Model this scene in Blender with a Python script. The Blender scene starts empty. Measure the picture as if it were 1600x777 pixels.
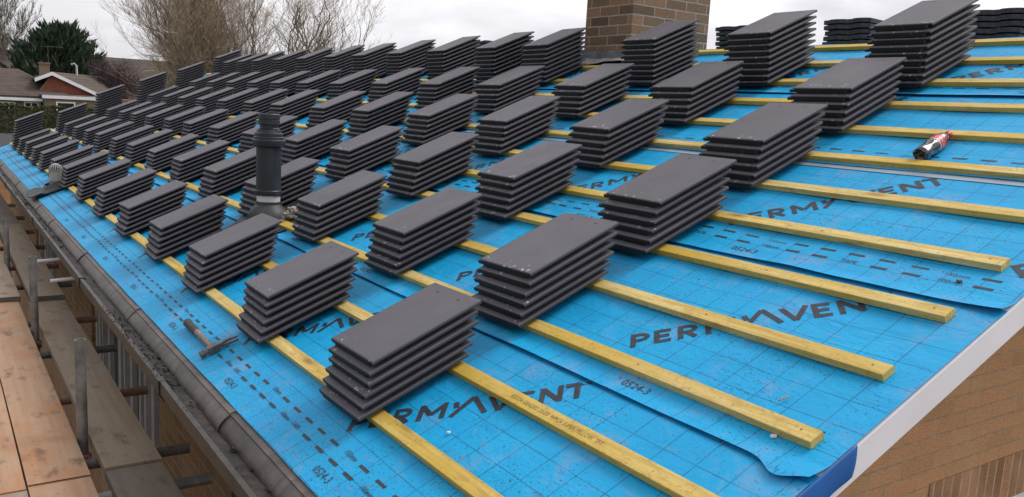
import bpy, bmesh, math, random
from mathutils import Vector, Matrix, noise as mnoise
random.seed(7)
D = bpy.data
scene = bpy.context.scene
COL = scene.collection
PI = math.pi

# ------------------------------------------------------------------ frame
# X: level, from the eaves towards the ridge; Y: along the eaves, away from
# the near verge; Z up.  Origin: near end of the eaves.  A roof point is (u, v, h):
# u along the eaves, v up the slope, h above the membrane.
PITCH = math.radians(22.9)
CP, SP = math.cos(PITCH), math.sin(PITCH)
GROUND = -2.4
RIDGE_V = 4.13
U0, U1 = -0.29, 15.1          # near and far verge
B1, GAUGE = 0.273, 0.3107     # first batten and batten gauge


def RP(u, v, h=0.0):
    return Vector((v * CP - h * SP, u, v * SP + h * CP))


# ------------------------------------------------------------------ materials
def new_mat(name):
    m = D.materials.new(name)
    m.use_nodes = True
    nt = m.node_tree
    b = nt.nodes['Principled BSDF']
    return m, nt, b


def N(nt, typ, **kw):
    n = nt.nodes.new(typ)
    for k, v in kw.items():
        if k.startswith('i_'):
            key = k[2:]
            key = int(key) if key.isdigit() else key.replace('_', ' ')
            n.inputs[key].default_value = v
        else:
            setattr(n, k, v)
    return n


def L(nt, a, b):
    nt.links.new(a, b)


def ramp(nt, fac, stops):
    r = N(nt, 'ShaderNodeValToRGB')
    el = r.color_ramp.elements
    while len(el) < len(stops):
        el.new(0.5)
    for e, (p, c) in zip(el, stops):
        e.position = p
        e.color = (c[0], c[1], c[2], 1) if not isinstance(c, (int, float)) else (c, c, c, 1)
    L(nt, fac, r.inputs[0])
    return r


def mixc(nt, fac, a, b, blend='MIX'):
    m = N(nt, 'ShaderNodeMix', data_type='RGBA', blend_type=blend)
    for sock, val in ((m.inputs[0], fac), (m.inputs[6], a), (m.inputs[7], b)):
        if isinstance(val, (int, float)):
            sock.default_value = val
        elif isinstance(val, tuple):
            sock.default_value = (val[0], val[1], val[2], 1)
        else:
            L(nt, val, sock)
    return m.outputs[2]


def math_n(nt, op, a, b=None, c=None):
    m = N(nt, 'ShaderNodeMath', operation=op)
    for i, val in enumerate((a, b, c)):
        if val is None:
            continue
        if isinstance(val, (int, float)):
            m.inputs[i].default_value = val
        else:
            L(nt, val, m.inputs[i])
    return m.outputs[0]


def noise(nt, vec, scale, detail=4, rough=0.55, dist=0.0):
    n = N(nt, 'ShaderNodeTexNoise')
    n.inputs['Scale'].default_value = scale
    n.inputs['Detail'].default_value = detail
    n.inputs['Roughness'].default_value = rough
    n.inputs['Distortion'].default_value = dist
    if vec is not None:
        L(nt, vec, n.inputs['Vector'])
    return n.outputs['Fac']


def mapping(nt, vec, scale=(1, 1, 1), loc=(0, 0, 0), rot=(0, 0, 0)):
    m = N(nt, 'ShaderNodeMapping')
    m.inputs['Scale'].default_value = scale
    m.inputs['Location'].default_value = loc
    m.inputs['Rotation'].default_value = rot
    L(nt, vec, m.inputs['Vector'])
    return m.outputs[0]


def bump(nt, b, height, strength=0.3, dist=0.01):
    n = N(nt, 'ShaderNodeBump')
    n.inputs['Strength'].default_value = strength
    n.inputs['Distance'].default_value = dist
    L(nt, height, n.inputs['Height'])
    L(nt, n.outputs[0], b.inputs['Normal'])


def tc(nt, which='Object'):
    return N(nt, 'ShaderNodeTexCoord').outputs[which]


def simple(name, col, rough=0.6, var=0.25, scale=12.0, metal=0.0, bumpk=0.0, detail=5, spec=0.5, coord='Object', stretch=(1, 1, 1)):
    """uneven single-colour material"""
    m, nt, b = new_mat(name)
    v = mapping(nt, tc(nt, coord), stretch)
    f = noise(nt, v, scale, detail)
    lo = tuple(c * (1 - var) for c in col)
    hi = tuple(min(1, c * (1 + var)) for c in col)
    r = ramp(nt, f, [(0.3, lo), (0.7, hi)])
    L(nt, r.outputs[0], b.inputs['Base Color'])
    b.inputs['Roughness'].default_value = rough
    b.inputs['Metallic'].default_value = metal
    b.inputs['Specular IOR Level'].default_value = spec
    if bumpk:
        bump(nt, b, f, bumpk, 0.01)
    return m


M = {}

# -- roof tile: through-coloured grey concrete; tails and undersides toned darker than the top
def tile_material(name, top, chips=0.0):
    m, nt, b = new_mat(name)
    oi = N(nt, 'ShaderNodeObjectInfo')
    o = tc(nt)
    shift = N(nt, 'ShaderNodeVectorMath', operation='ADD')
    L(nt, o, shift.inputs[0])
    comb = N(nt, 'ShaderNodeCombineXYZ')
    for i, k in enumerate((37.0, 91.0, 53.0)):
        L(nt, math_n(nt, 'MULTIPLY', oi.outputs['Random'], k), comb.inputs[i])
    L(nt, comb.outputs[0], shift.inputs[1])
    v = shift.outputs[0]
    big = noise(nt, v, 6.0, 4)
    fine = noise(nt, v, 260.0, 3)
    dust = noise(nt, v, 26.0, 6, 0.7)
    base = ramp(nt, big, [(0.3, tuple(c * 0.86 for c in top)), (0.72, tuple(c * 1.12 for c in top))]).outputs[0]
    base = mixc(nt, math_n(nt, 'MULTIPLY', oi.outputs['Random'], 0.22), base, tuple(c * 0.72 for c in top))
    speck = ramp(nt, fine, [(0.60, 0), (0.75, 1)]).outputs[0]
    base = mixc(nt, math_n(nt, 'MULTIPLY', speck, 0.35), base, (0.055, 0.055, 0.06))
    scuff = ramp(nt, dust, [(0.64, 0), (0.72, 1)]).outputs[0]
    base = mixc(nt, math_n(nt, 'MULTIPLY', scuff, 0.22), base, (0.25, 0.24, 0.23))
    # chipped specks near the tail edge only
    sx = N(nt, 'ShaderNodeSeparateXYZ')
    L(nt, o, sx.inputs[0])
    tail = ramp(nt, sx.outputs[0], [(0.0, 1), (0.02, 1), (0.06, 0)]).outputs[0]
    chip = ramp(nt, noise(nt, v, 46.0, 2, 0.4), [(0.66, 0), (0.70, 1)]).outputs[0]
    base = mixc(nt, math_n(nt, 'MULTIPLY', math_n(nt, 'MULTIPLY', chip, tail), chips), base, (0.46, 0.45, 0.44))
    L(nt, base, b.inputs['Base Color'])
    b.inputs['Roughness'].default_value = 0.58
    b.inputs['Specular IOR Level'].default_value = 0.4
    bump(nt, b, fine, 0.25, 0.002)
    return m


M['tile'] = tile_material('tile_grey_concrete', (0.108, 0.101, 0.116), 0.8)
M['tile_edge'] = tile_material('tile_dark_edge', (0.016, 0.015, 0.017))  # darker tone for tails, tongue and underside
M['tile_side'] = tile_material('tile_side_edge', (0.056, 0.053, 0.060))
M['tile_hole'] = simple('tile_nail_hole', (0.012, 0.012, 0.013), 0.9, 0.1)
M['pantile'] = simple('old_black_concrete', (0.040, 0.041, 0.045), 0.8, 0.5, 30, bumpk=0.5)


# -- blue membrane (uv = metres along / up from the sheet's lower edge)
def membrane_material(name, uoff):
    m, nt, b = new_mat(name)
    uv = tc(nt, 'UV')
    wob = N(nt, 'ShaderNodeTexNoise')
    wob.inputs['Scale'].default_value = 1.1
    L(nt, uv, wob.inputs['Vector'])
    w = N(nt, 'ShaderNodeVectorMath', operation='SCALE')
    w.inputs['Scale'].default_value = 0.016
    L(nt, wob.outputs['Color'], w.inputs[0])
    ad = N(nt, 'ShaderNodeVectorMath', operation='ADD')
    L(nt, uv, ad.inputs[0])
    L(nt, w.outputs[0], ad.inputs[1])
    s = N(nt, 'ShaderNodeSeparateXYZ')
    L(nt, ad.outputs[0], s.inputs[0])

    def line(val, period, off, half):
        a = math_n(nt, 'ADD', val, period / 2 - off + 50 * period)
        a = math_n(nt, 'MODULO', a, period)
        a = math_n(nt, 'ABSOLUTE', math_n(nt, 'SUBTRACT', a, period / 2))
        return math_n(nt, 'LESS_THAN', a, half)
    lu = line(s.outputs[0], 0.111, uoff + 0.008, 0.0015)
    lv = line(s.outputs[1], 0.100, 0.0 + 0.008, 0.0014)
    grid = math_n(nt, 'MAXIMUM', lu, lv)
    fade = ramp(nt, noise(nt, uv, 9.0, 3), [(0.30, 0.40), (0.60, 0.92)]).outputs[0]
    grid = math_n(nt, 'MULTIPLY', grid, fade)
    blue = ramp(nt, noise(nt, uv, 3.0, 5), [(0.25, (0.003, 0.295, 0.585)), (0.75, (0.004, 0.385, 0.70))]).outputs[0]
    fleece = noise(nt, mapping(nt, uv, (140, 300, 1)), 1.0, 2)
    blue = mixc(nt, math_n(nt, 'MULTIPLY', ramp(nt, fleece, [(0.35, 0), (0.75, 1)]).outputs[0], 0.30), blue, (0.012, 0.46, 0.80))
    c = mixc(nt, grid, blue, (0.008, 0.06, 0.16))
    # boot scuffs (pinkish grey) and fine spatter
    sc = ramp(nt, noise(nt, uv, 5.5, 7, 0.74, 0.6), [(0.53, 0), (0.72, 1)]).outputs[0]
    c = mixc(nt, math_n(nt, 'MULTIPLY', sc, 0.55), c, (0.27, 0.31, 0.44))
    near = N(nt, 'ShaderNodeAttribute', attribute_name='mud')
    zone = noise(nt, uv, 4.0, 4, 0.6)
    def specks(scale, lo, hi, k, z0, z1, colr, c, mud=1.0):
        z = ramp(nt, zone, [(z0, 0), (z1, 1)]).outputs[0]
        z = math_n(nt, 'ADD', z, math_n(nt, 'MULTIPLY', near.outputs['Fac'], mud))
        z = math_n(nt, 'MINIMUM', z, 1.0)
        f = ramp(nt, noise(nt, mapping(nt, uv, (1, 1, 1), (3.1 * scale, 1.7, 0)), scale, 2, 0.5), [(lo, 0), (hi, 1)]).outputs[0]
        return mixc(nt, math_n(nt, 'MULTIPLY', math_n(nt, 'MULTIPLY', f, z), k), c, colr)
    c = specks(120.0, 0.62, 0.66, 0.85, 0.38, 0.60, (0.025, 0.03, 0.045), c)
    c = specks(52.0, 0.675, 0.71, 0.7, 0.38, 0.56, (0.02, 0.022, 0.03), c, 0.6)
    c = specks(17.0, 0.66, 0.78, 0.5, 0.38, 0.65, (0.10, 0.10, 0.13), c, 0.9)
    c = specks(30.0, 0.72, 0.76, 0.7, 0.5, 0.7, (0.30, 0.24, 0.22), c, 0.5)
    # smeared mud near the eaves
    sm = noise(nt, mapping(nt, uv, (3.0, 22.0, 1), (0, 0, 0), (0, 0, 0.5)), 1.6, 6, 0.7, 1.0)
    sm = ramp(nt, sm, [(0.54, 0), (0.66, 1)]).outputs[0]
    c = mixc(nt, math_n(nt, 'MULTIPLY', math_n(nt, 'MULTIPLY', sm, near.outputs['Fac']), 0.55), c, (0.14, 0.14, 0.20))
    b.inputs['Roughness'].default_value = 0.58
    b.inputs['Specular IOR Level'].default_value = 0.30
    tone = ramp(nt, noise(nt, uv, 1.3, 4, 0.6), [(0.35, 0), (0.7, 1)]).outputs[0]
    wr = noise(nt, mapping(nt, uv, (2.2, 4.0, 1)), 1.6, 5, 0.55, 0.8)
    c = mixc(nt, math_n(nt, 'MULTIPLY', tone, 0.35), c, (0.02, 0.24, 0.55))
    L(nt, c, b.inputs['Base Color'])
    cr = noise(nt, uv, 30.0, 4)
    hgt = math_n(nt, 'ADD', math_n(nt, 'MULTIPLY', wr, 1.0), math_n(nt, 'MULTIPLY', cr, 0.07))
    bump(nt, b, hgt, 0.42, 0.028)
    return m


M['ink'] = simple('printing_ink', (0.030, 0.032, 0.044), 0.6, 0.45, 40)
M['membrane_back'] = simple('membrane_underside', (0.003, 0.095, 0.34), 0.55, 0.2, 5)
M['tape'] = simple('membrane_edge_tape', (0.30, 0.36, 0.42), 0.45, 0.2, 6)


# -- yellow treated softwood
def batten_material():
    m, nt, b = new_mat('yellow_treated_timber')
    oi = N(nt, 'ShaderNodeObjectInfo')
    o = tc(nt)
    sh = N(nt, 'ShaderNodeVectorMath', operation='ADD')
    L(nt, o, sh.inputs[0])
    cb = N(nt, 'ShaderNodeCombineXYZ')
    L(nt, math_n(nt, 'MULTIPLY', oi.outputs['Random'], 60.0), cb.inputs[1])
    L(nt, math_n(nt, 'MULTIPLY', oi.outputs['Random'], 7.0), cb.inputs[2])
    L(nt, cb.outputs[0], sh.inputs[1])
    v = sh.outputs[0]
    grain = noise(nt, mapping(nt, v, (60, 2.2, 90)), 1.0, 5, 0.6, 0.6)
    c = ramp(nt, grain, [(0.22, (0.34, 0.215, 0.045)), (0.5, (0.60, 0.43, 0.105)), (0.75, (0.72, 0.56, 0.20))]).outputs[0]
    pat = noise(nt, mapping(nt, v, (3, 1.3, 3)), 1.6, 3)
    c = mixc(nt, ramp(nt, pat, [(0.42, 0), (0.62, 0.8)]).outputs[0], c, (0.54, 0.345, 0.030), 'MIX')
    c2 = mixc(nt, ramp(nt, grain, [(0.3, 0), (0.7, 1)]).outputs[0], (0.46, 0.315, 0.075), (0.78, 0.63, 0.28))
    c = mixc(nt, ramp(nt, noise(nt, mapping(nt, v, (2, 0.7, 2)), 1.3, 2), [(0.45, 0), (0.6, 1)]).outputs[0], c, c2)
    kn = N(nt, 'ShaderNodeTexVoronoi')
    kn.inputs['Scale'].default_value = 1.0
    L(nt, mapping(nt, v, (9, 2.6, 9)), kn.inputs['Vector'])
    k = ramp(nt, kn.outputs['Distance'], [(0.06, 1), (0.16, 0)]).outputs[0]
    c = mixc(nt, math_n(nt, 'MULTIPLY', k, 0.7), c, (0.17, 0.075, 0.014))
    c = mixc(nt, math_n(nt, 'MULTIPLY', oi.outputs['Random'], 0.25), c, (0.52, 0.345, 0.060))
    mot = noise(nt, mapping(nt, v, (46, 14, 46)), 1.0, 5, 0.65)
    c = mixc(nt, ramp(nt, mot, [(0.50, 0), (0.66, 0.55)]).outputs[0], c, (0.42, 0.245, 0.055))
    dirt = ramp(nt, noise(nt, v, 75.0, 4, 0.65), [(0.57, 0), (0.72, 1)]).outputs[0]
    c = mixc(nt, math_n(nt, 'MULTIPLY', dirt, 0.55), c, (0.13, 0.085, 0.035))
    L(nt, c, b.inputs['Base Color'])
    b.inputs['Roughness'].default_value = 0.72
    bump(nt, b, grain, 0.35, 0.003)
    return m


M['batten'] = batten_material()
M['stamp_ink'] = simple('timber_stamp_ink', (0.20, 0.13, 0.05), 0.8, 0.3, 60)


# -- brickwork, uv in metres
def brick_material(name, cols, mortar, w=0.225, h=0.075, msize=0.012, dirt=0.5, soldier=False, wash=0.5):
    m, nt, b = new_mat(name)
    uv = tc(nt, 'UV')
    wv = N(nt, 'ShaderNodeTexNoise')
    wv.inputs['Scale'].default_value = 14.0
    L(nt, uv, wv.inputs['Vector'])
    sc = N(nt, 'ShaderNodeVectorMath', operation='SCALE')
    sc.inputs['Scale'].default_value = 0.006
    L(nt, wv.outputs['Color'], sc.inputs[0])
    ad = N(nt, 'ShaderNodeVectorMath', operation='ADD')
    L(nt, uv, ad.inputs[0])
    L(nt, sc.outputs[0], ad.inputs[1])
    br = N(nt, 'ShaderNodeTexBrick')
    br.offset = 0.0 if soldier else 0.5
    br.inputs['Scale'].default_value = 1.0
    br.inputs['Brick Width'].default_value = w
    br.inputs['Row Height'].default_value = h
    br.inputs['Mortar Size'].default_value = msize / 2
    br.inputs['Mortar Smooth'].default_value = 0.25
    br.inputs['Bias'].default_value = 0.0
    br.inputs['Color1'].default_value = (0, 0, 0, 1)
    br.inputs['Color2'].default_value = (1, 1, 1, 1)
    br.inputs['Mortar'].default_value = (0.5, 0.5, 0.5, 1)
    L(nt, ad.outputs[0], br.inputs['Vector'])
    n = len(cols)
    c = ramp(nt, br.outputs['Color'], [(i / max(1, n - 1), cc) for i, cc in enumerate(cols)]).outputs[0]
    g = noise(nt, mapping(nt, uv, (1, 3, 1)), 38.0, 6, 0.7)
    c = mixc(nt, ramp(nt, g, [(0.45, 0), (0.75, dirt)]).outputs[0], c, tuple(x * 0.35 for x in cols[0]))
    g2 = noise(nt, uv, 3.0, 4)
    c = mixc(nt, ramp(nt, g2, [(0.5, 0), (0.8, wash)]).outputs[0], c, tuple(x * 1.25 for x in mortar))
    mo = mixc(nt, ramp(nt, noise(nt, uv, 20.0, 4), [(0.3, 0), (0.7, 1)]).outputs[0], tuple(x * 0.75 for x in mortar), tuple(x * 1.15 for x in mortar))
    c = mixc(nt, br.outputs['Fac'], c, mo)
    L(nt, c, b.inputs['Base Color'])
    b.inputs['Roughness'].default_value = 0.9
    inv = math_n(nt, 'SUBTRACT', 1.0, br.outputs['Fac'])
    hh = math_n(nt, 'ADD', inv, math_n(nt, 'MULTIPLY', g, 1.1))
    bump(nt, b, hh, 0.8, 0.010)
    return m


M['brick_gable'] = brick_material('tan_brick', [(0.52, 0.285, 0.130), (0.60, 0.335, 0.155), (0.63, 0.325, 0.155), (0.55, 0.31, 0.142)], (0.50, 0.335, 0.195), w=0.225, h=0.075, msize=0.010)
M['brick_front'] = brick_material('shaded_tan_brick', [(0.24, 0.135, 0.062), (0.31, 0.175, 0.080), (0.36, 0.18, 0.085), (0.27, 0.15, 0.068)], (0.40, 0.28, 0.17), msize=0.013, dirt=0.7)  # same house brick, darkened: the front wall's shade is put into its colour
M['brick_soldier'] = brick_material('tan_brick_on_end', [(0.24, 0.120, 0.052), (0.38, 0.21, 0.10), (0.50, 0.25, 0.13)], (0.62, 0.42, 0.25), w=0.075, h=1.0, msize=0.012, soldier=True)
M['brick_chimney'] = brick_material('brown_weathered_brick', [(0.115, 0.068, 0.038), (0.22, 0.142, 0.080), (0.31, 0.175, 0.095), (0.165, 0.102, 0.058)], (0.36, 0.31, 0.245), msize=0.013, dirt=0.6, wash=0.12)
M['brick_red'] = simple('red_brick_far', (0.21, 0.068, 0.042), 0.9, 0.18, 2.5)
M['brick_far'] = simple('buff_brick_far', (0.22, 0.15, 0.105), 0.9, 0.15, 2.5)
M['white'] = simple('white_upvc', (0.84, 0.82, 0.84), 0.4, 0.05, 3)
M['white_dirty'] = simple('weathered_white_paint', (0.42, 0.40, 0.38), 0.6, 0.25, 6)
M['frame_grey'] = simple('shaded_window_frame', (0.40, 0.37, 0.36), 0.5, 0.2, 5)  # white frames toned grey, with the shade they stand in painted on
M['black_plastic'] = simple('black_plastic', (0.017, 0.018, 0.021), 0.42, 0.25, 20)
M['pipe'] = simple('slate_black_pipe', (0.024, 0.026, 0.034), 0.42, 0.35, 9, stretch=(1, 1, 0.3))
M['vent_grey'] = simple('grey_vent_plastic', (0.30, 0.285, 0.275), 0.5, 0.2, 14)
M['rubber'] = simple('black_rubber_flashing', (0.036, 0.035, 0.038), 0.55, 0.35, 22, bumpk=0.2)
M['lead'] = simple('grey_lead_sheet', (0.20, 0.215, 0.24), 0.48, 0.35, 14, metal=0.25, bumpk=0.35)
M['lead_dull'] = simple('mortar_marked_lead', (0.30, 0.28, 0.27), 0.7, 0.3, 18, bumpk=0.4)
M['steel'] = simple('galvanised_tube', (0.22, 0.215, 0.205), 0.5, 0.3, 18, metal=0.55, bumpk=0.2)
M['steel_rust'] = simple('rusty_tube', (0.21, 0.115, 0.075), 0.75, 0.35, 16, metal=0.2, bumpk=0.3)
M['steel_dark'] = simple('dirty_tube', (0.115, 0.10, 0.088), 0.65, 0.35, 16, metal=0.3, bumpk=0.3)
M['dark_gap'] = simple('dark_dirt', (0.018, 0.016, 0.014), 0.95, 0.4, 30)
M['silt'] = simple('wet_gutter_silt', (0.016, 0.014, 0.012), 0.6, 0.7, 34, bumpk=1.0)
M['silt_flat'] = simple('wet_brown_gutter_silt', (0.034, 0.028, 0.024), 0.62, 0.6, 22, bumpk=0.5, spec=0.25)
M['wool'] = simple('mineral_wool', (0.33, 0.29, 0.25), 0.95, 0.3, 60, bumpk=1.0)
M['white_block'] = simple('white_pipe_band', (0.55, 0.56, 0.55), 0.5, 0.1, 10)


def glass_dark():
    m, nt, b = new_mat('window_glass')
    b.inputs['Base Color'].default_value = (0.02, 0.022, 0.025, 1)
    b.inputs['Roughness'].default_value = 0.08
    b.inputs['Specular IOR Level'].default_value = 0.6
    return m


M['glass'] = glass_dark()


def grime_material(name, lo, hi, stain, rough, sx=(1, 6, 1)):
    """dirty plastic with streaks across its length and pale worn spots"""
    m, nt, b = new_mat(name)
    o = tc(nt)
    f = noise(nt, mapping(nt, o, (1, 0.45, 1)), 9.0, 7, 0.65)
    c = ramp(nt, f, [(0.28, lo), (0.70, hi)]).outputs[0]
    st = noise(nt, mapping(nt, o, sx), 3.2, 5, 0.6, 0.4)
    c = mixc(nt, ramp(nt, st, [(0.5, 0), (0.68, 0.75)]).outputs[0], c, stain)
    sp = noise(nt, o, 85.0, 3)
    c = mixc(nt, ramp(nt, sp, [(0.64, 0), (0.70, 0.9)]).outputs[0], c, (0.02, 0.018, 0.016))
    wp = noise(nt, mapping(nt, o, (1, 1, 1), (4, 9, 2)), 26.0, 4, 0.6)
    c = mixc(nt, ramp(nt, wp, [(0.66, 0), (0.74, 0.7)]).outputs[0], c, tuple(min(1, x * 1.9) for x in hi))
    L(nt, c, b.inputs['Base Color'])
    b.inputs['Roughness'].default_value = rough
    bump(nt, b, f, 0.3, 0.004)
    return m


M['tray'] = grime_material('dirty_brown_grey_eaves_tray', (0.050, 0.041, 0.035), (0.155, 0.130, 0.114), (0.036, 0.030, 0.026), 0.5)
M['gutter'] = grime_material('dirty_dark_gutter', (0.026, 0.021, 0.018), (0.062, 0.051, 0.045), (0.016, 0.013, 0.012), 0.42)


def board_material(name, lo, hi, stain):
    m, nt, b = new_mat(name)
    oi = N(nt, 'ShaderNodeObjectInfo')
    o = tc(nt)
    sh = N(nt, 'ShaderNodeVectorMath', operation='ADD')
    L(nt, o, sh.inputs[0])
    cb = N(nt, 'ShaderNodeCombineXYZ')
    for i in range(2):
        L(nt, math_n(nt, 'MULTIPLY', oi.outputs['Random'], 31.0 + 7 * i), cb.inputs[i])
    L(nt, cb.outputs[0], sh.inputs[1])
    v = sh.outputs[0]
    gr = noise(nt, mapping(nt, v, (34, 1.0, 34)), 1.0, 5, 0.6, 0.5)
    c = ramp(nt, gr, [(0.25, lo), (0.75, hi)]).outputs[0]
    big = noise(nt, mapping(nt, v, (2.0, 1.3, 2)), 2.4, 4, 0.6)
    c = mixc(nt, ramp(nt, big, [(0.42, 0), (0.68, 0.8)]).outputs[0], c, stain)
    blot = noise(nt, mapping(nt, v, (9, 4, 9), (3, 1, 0)), 1.3, 4, 0.6)
    c = mixc(nt, ramp(nt, blot, [(0.56, 0), (0.70, 0.7)]).outputs[0], c, (0.12, 0.07, 0.04))
    sp = noise(nt, v, 60.0, 3)
    c = mixc(nt, ramp(nt, sp, [(0.66, 0), (0.72, 0.7)]).outputs[0], c, (0.06, 0.045, 0.035))
    L(nt, c, b.inputs['Base Color'])
    b.inputs['Roughness'].default_value = 0.8
    bump(nt, b, gr, 0.3, 0.004)
    return m


M['board_orange'] = board_material('orange_stained_scaffold_board', (0.32, 0.20, 0.120), (0.45, 0.29, 0.185), (0.38, 0.18, 0.080))
M['board_grey'] = board_material('weathered_scaffold_board', (0.215, 0.172, 0.120), (0.33, 0.270, 0.195), (0.27, 0.185, 0.115))
M['board_dark'] = board_material('wet_dark_scaffold_board', (0.135, 0.112, 0.086), (0.215, 0.182, 0.140), (0.15, 0.12, 0.09))

M['hammer_steel'] = simple('worn_hammer_steel', (0.16, 0.135, 0.115), 0.45, 0.4, 40, metal=0.7, bumpk=0.2)
M['hammer_wood'] = simple('worn_hammer_shaft', (0.24, 0.185, 0.155), 0.65, 0.3, 30)
M['hammer_grip'] = simple('dirty_rubber_grip', (0.055, 0.045, 0.045), 0.7, 0.3, 30)
M['cola'] = None


def cola_material():
    m, nt, b = new_mat('dark_drink_in_clear_plastic')
    f = noise(nt, tc(nt), 40.0, 3)
    L(nt, ramp(nt, f, [(0.3, (0.010, 0.008, 0.012)), (0.7, (0.032, 0.028, 0.040))]).outputs[0], b.inputs['Base Color'])
    b.inputs['Roughness'].default_value = 0.12
    b.inputs['Coat Weight'].default_value = 0.6
    b.inputs['Coat Roughness'].default_value = 0.06
    return m


M['cola'] = cola_material()
M['label_red'] = simple('red_drink_label', (0.52, 0.02, 0.03), 0.35, 0.12, 30)
M['cap_red'] = simple('red_bottle_cap', (0.48, 0.025, 0.025), 0.4, 0.1, 30)
M['label_white'] = simple('white_print', (0.75, 0.73, 0.73), 0.5, 0.05, 30)


def far_roof_material(name, lo, hi, course=0.33):
    m, nt, b = new_mat(name)
    uv = tc(nt, 'UV')
    s = N(nt, 'ShaderNodeSeparateXYZ')
    L(nt, uv, s.inputs[0])
    fr = math_n(nt, 'FRACT', math_n(nt, 'DIVIDE', s.outputs[1], course))
    row = math_n(nt, 'FLOOR', math_n(nt, 'DIVIDE', s.outputs[1], course))
    f = noise(nt, uv, 1.6, 5)
    cb = N(nt, 'ShaderNodeCombineXYZ')
    L(nt, row, cb.inputs[1])
    f2 = noise(nt, cb.outputs[0], 3.7, 2)
    f = math_n(nt, 'ADD', math_n(nt, 'MULTIPLY', f, 0.6), math_n(nt, 'MULTIPLY', f2, 0.4))
    c = ramp(nt, f, [(0.35, lo), (0.65, hi)]).outputs[0]
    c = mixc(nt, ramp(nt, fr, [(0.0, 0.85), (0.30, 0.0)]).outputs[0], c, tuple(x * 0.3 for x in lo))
    L(nt, c, b.inputs['Base Color'])
    b.inputs['Roughness'].default_value = 0.85
    bump(nt, b, fr, 0.8, 0.05)
    return m


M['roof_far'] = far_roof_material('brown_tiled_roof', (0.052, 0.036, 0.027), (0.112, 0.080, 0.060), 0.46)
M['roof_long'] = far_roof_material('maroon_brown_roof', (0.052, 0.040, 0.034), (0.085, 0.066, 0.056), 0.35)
M['felt'] = simple('black_roof_felt', (0.020, 0.020, 0.022), 0.8, 0.3, 1.5)
M['felt_grey'] = simple('grey_roof_felt', (0.13, 0.135, 0.14), 0.8, 0.2, 1.5)
M['asphalt'] = simple('asphalt', (0.050, 0.051, 0.054), 0.85, 0.25, 1.2, bumpk=0.2)
M['grass'] = simple('lawn_grass', (0.060, 0.105, 0.022), 0.95, 0.45, 2.5)
M['ground'] = simple('earth_and_paving', (0.085, 0.075, 0.062), 0.95, 0.5, 1.4, bumpk=0.3)
M['paving'] = simple('concrete_paving', (0.16, 0.15, 0.135), 0.9, 0.3, 3)
M['fence'] = simple('weathered_fence', (0.085, 0.062, 0.045), 0.9, 0.35, 6, stretch=(1, 1, 0.2))


def leaf_material(name, lo, hi, sc=0.9):
    m, nt, b = new_mat(name)
    f = noise(nt, tc(nt), sc, 5, 0.65)
    L(nt, ramp(nt, f, [(0.32, lo), (0.68, hi)]).outputs[0], b.inputs['Base Color'])
    b.inputs['Roughness'].default_value = 0.75
    b.inputs['Specular IOR Level'].default_value = 0.25
    return m


M['conifer'] = leaf_material('conifer_foliage', (0.010, 0.024, 0.015), (0.085, 0.122, 0.072), 2.6)
M['hedge'] = leaf_material('hedge_foliage', (0.030, 0.048, 0.012), (0.085, 0.095, 0.030))
M['shrub'] = leaf_material('purple_brown_twigs', (0.055, 0.032, 0.040), (0.115, 0.075, 0.085))
M['bark'] = simple('dark_bark', (0.15, 0.125, 0.096), 0.9, 0.35, 9)
M['bark_twig'] = simple('olive_brown_twigs', (0.38, 0.30, 0.20), 0.85, 0.35, 3)
M['bark_pale'] = simple('pale_bare_twigs', (0.20, 0.165, 0.13), 0.9, 0.25, 3)

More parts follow.
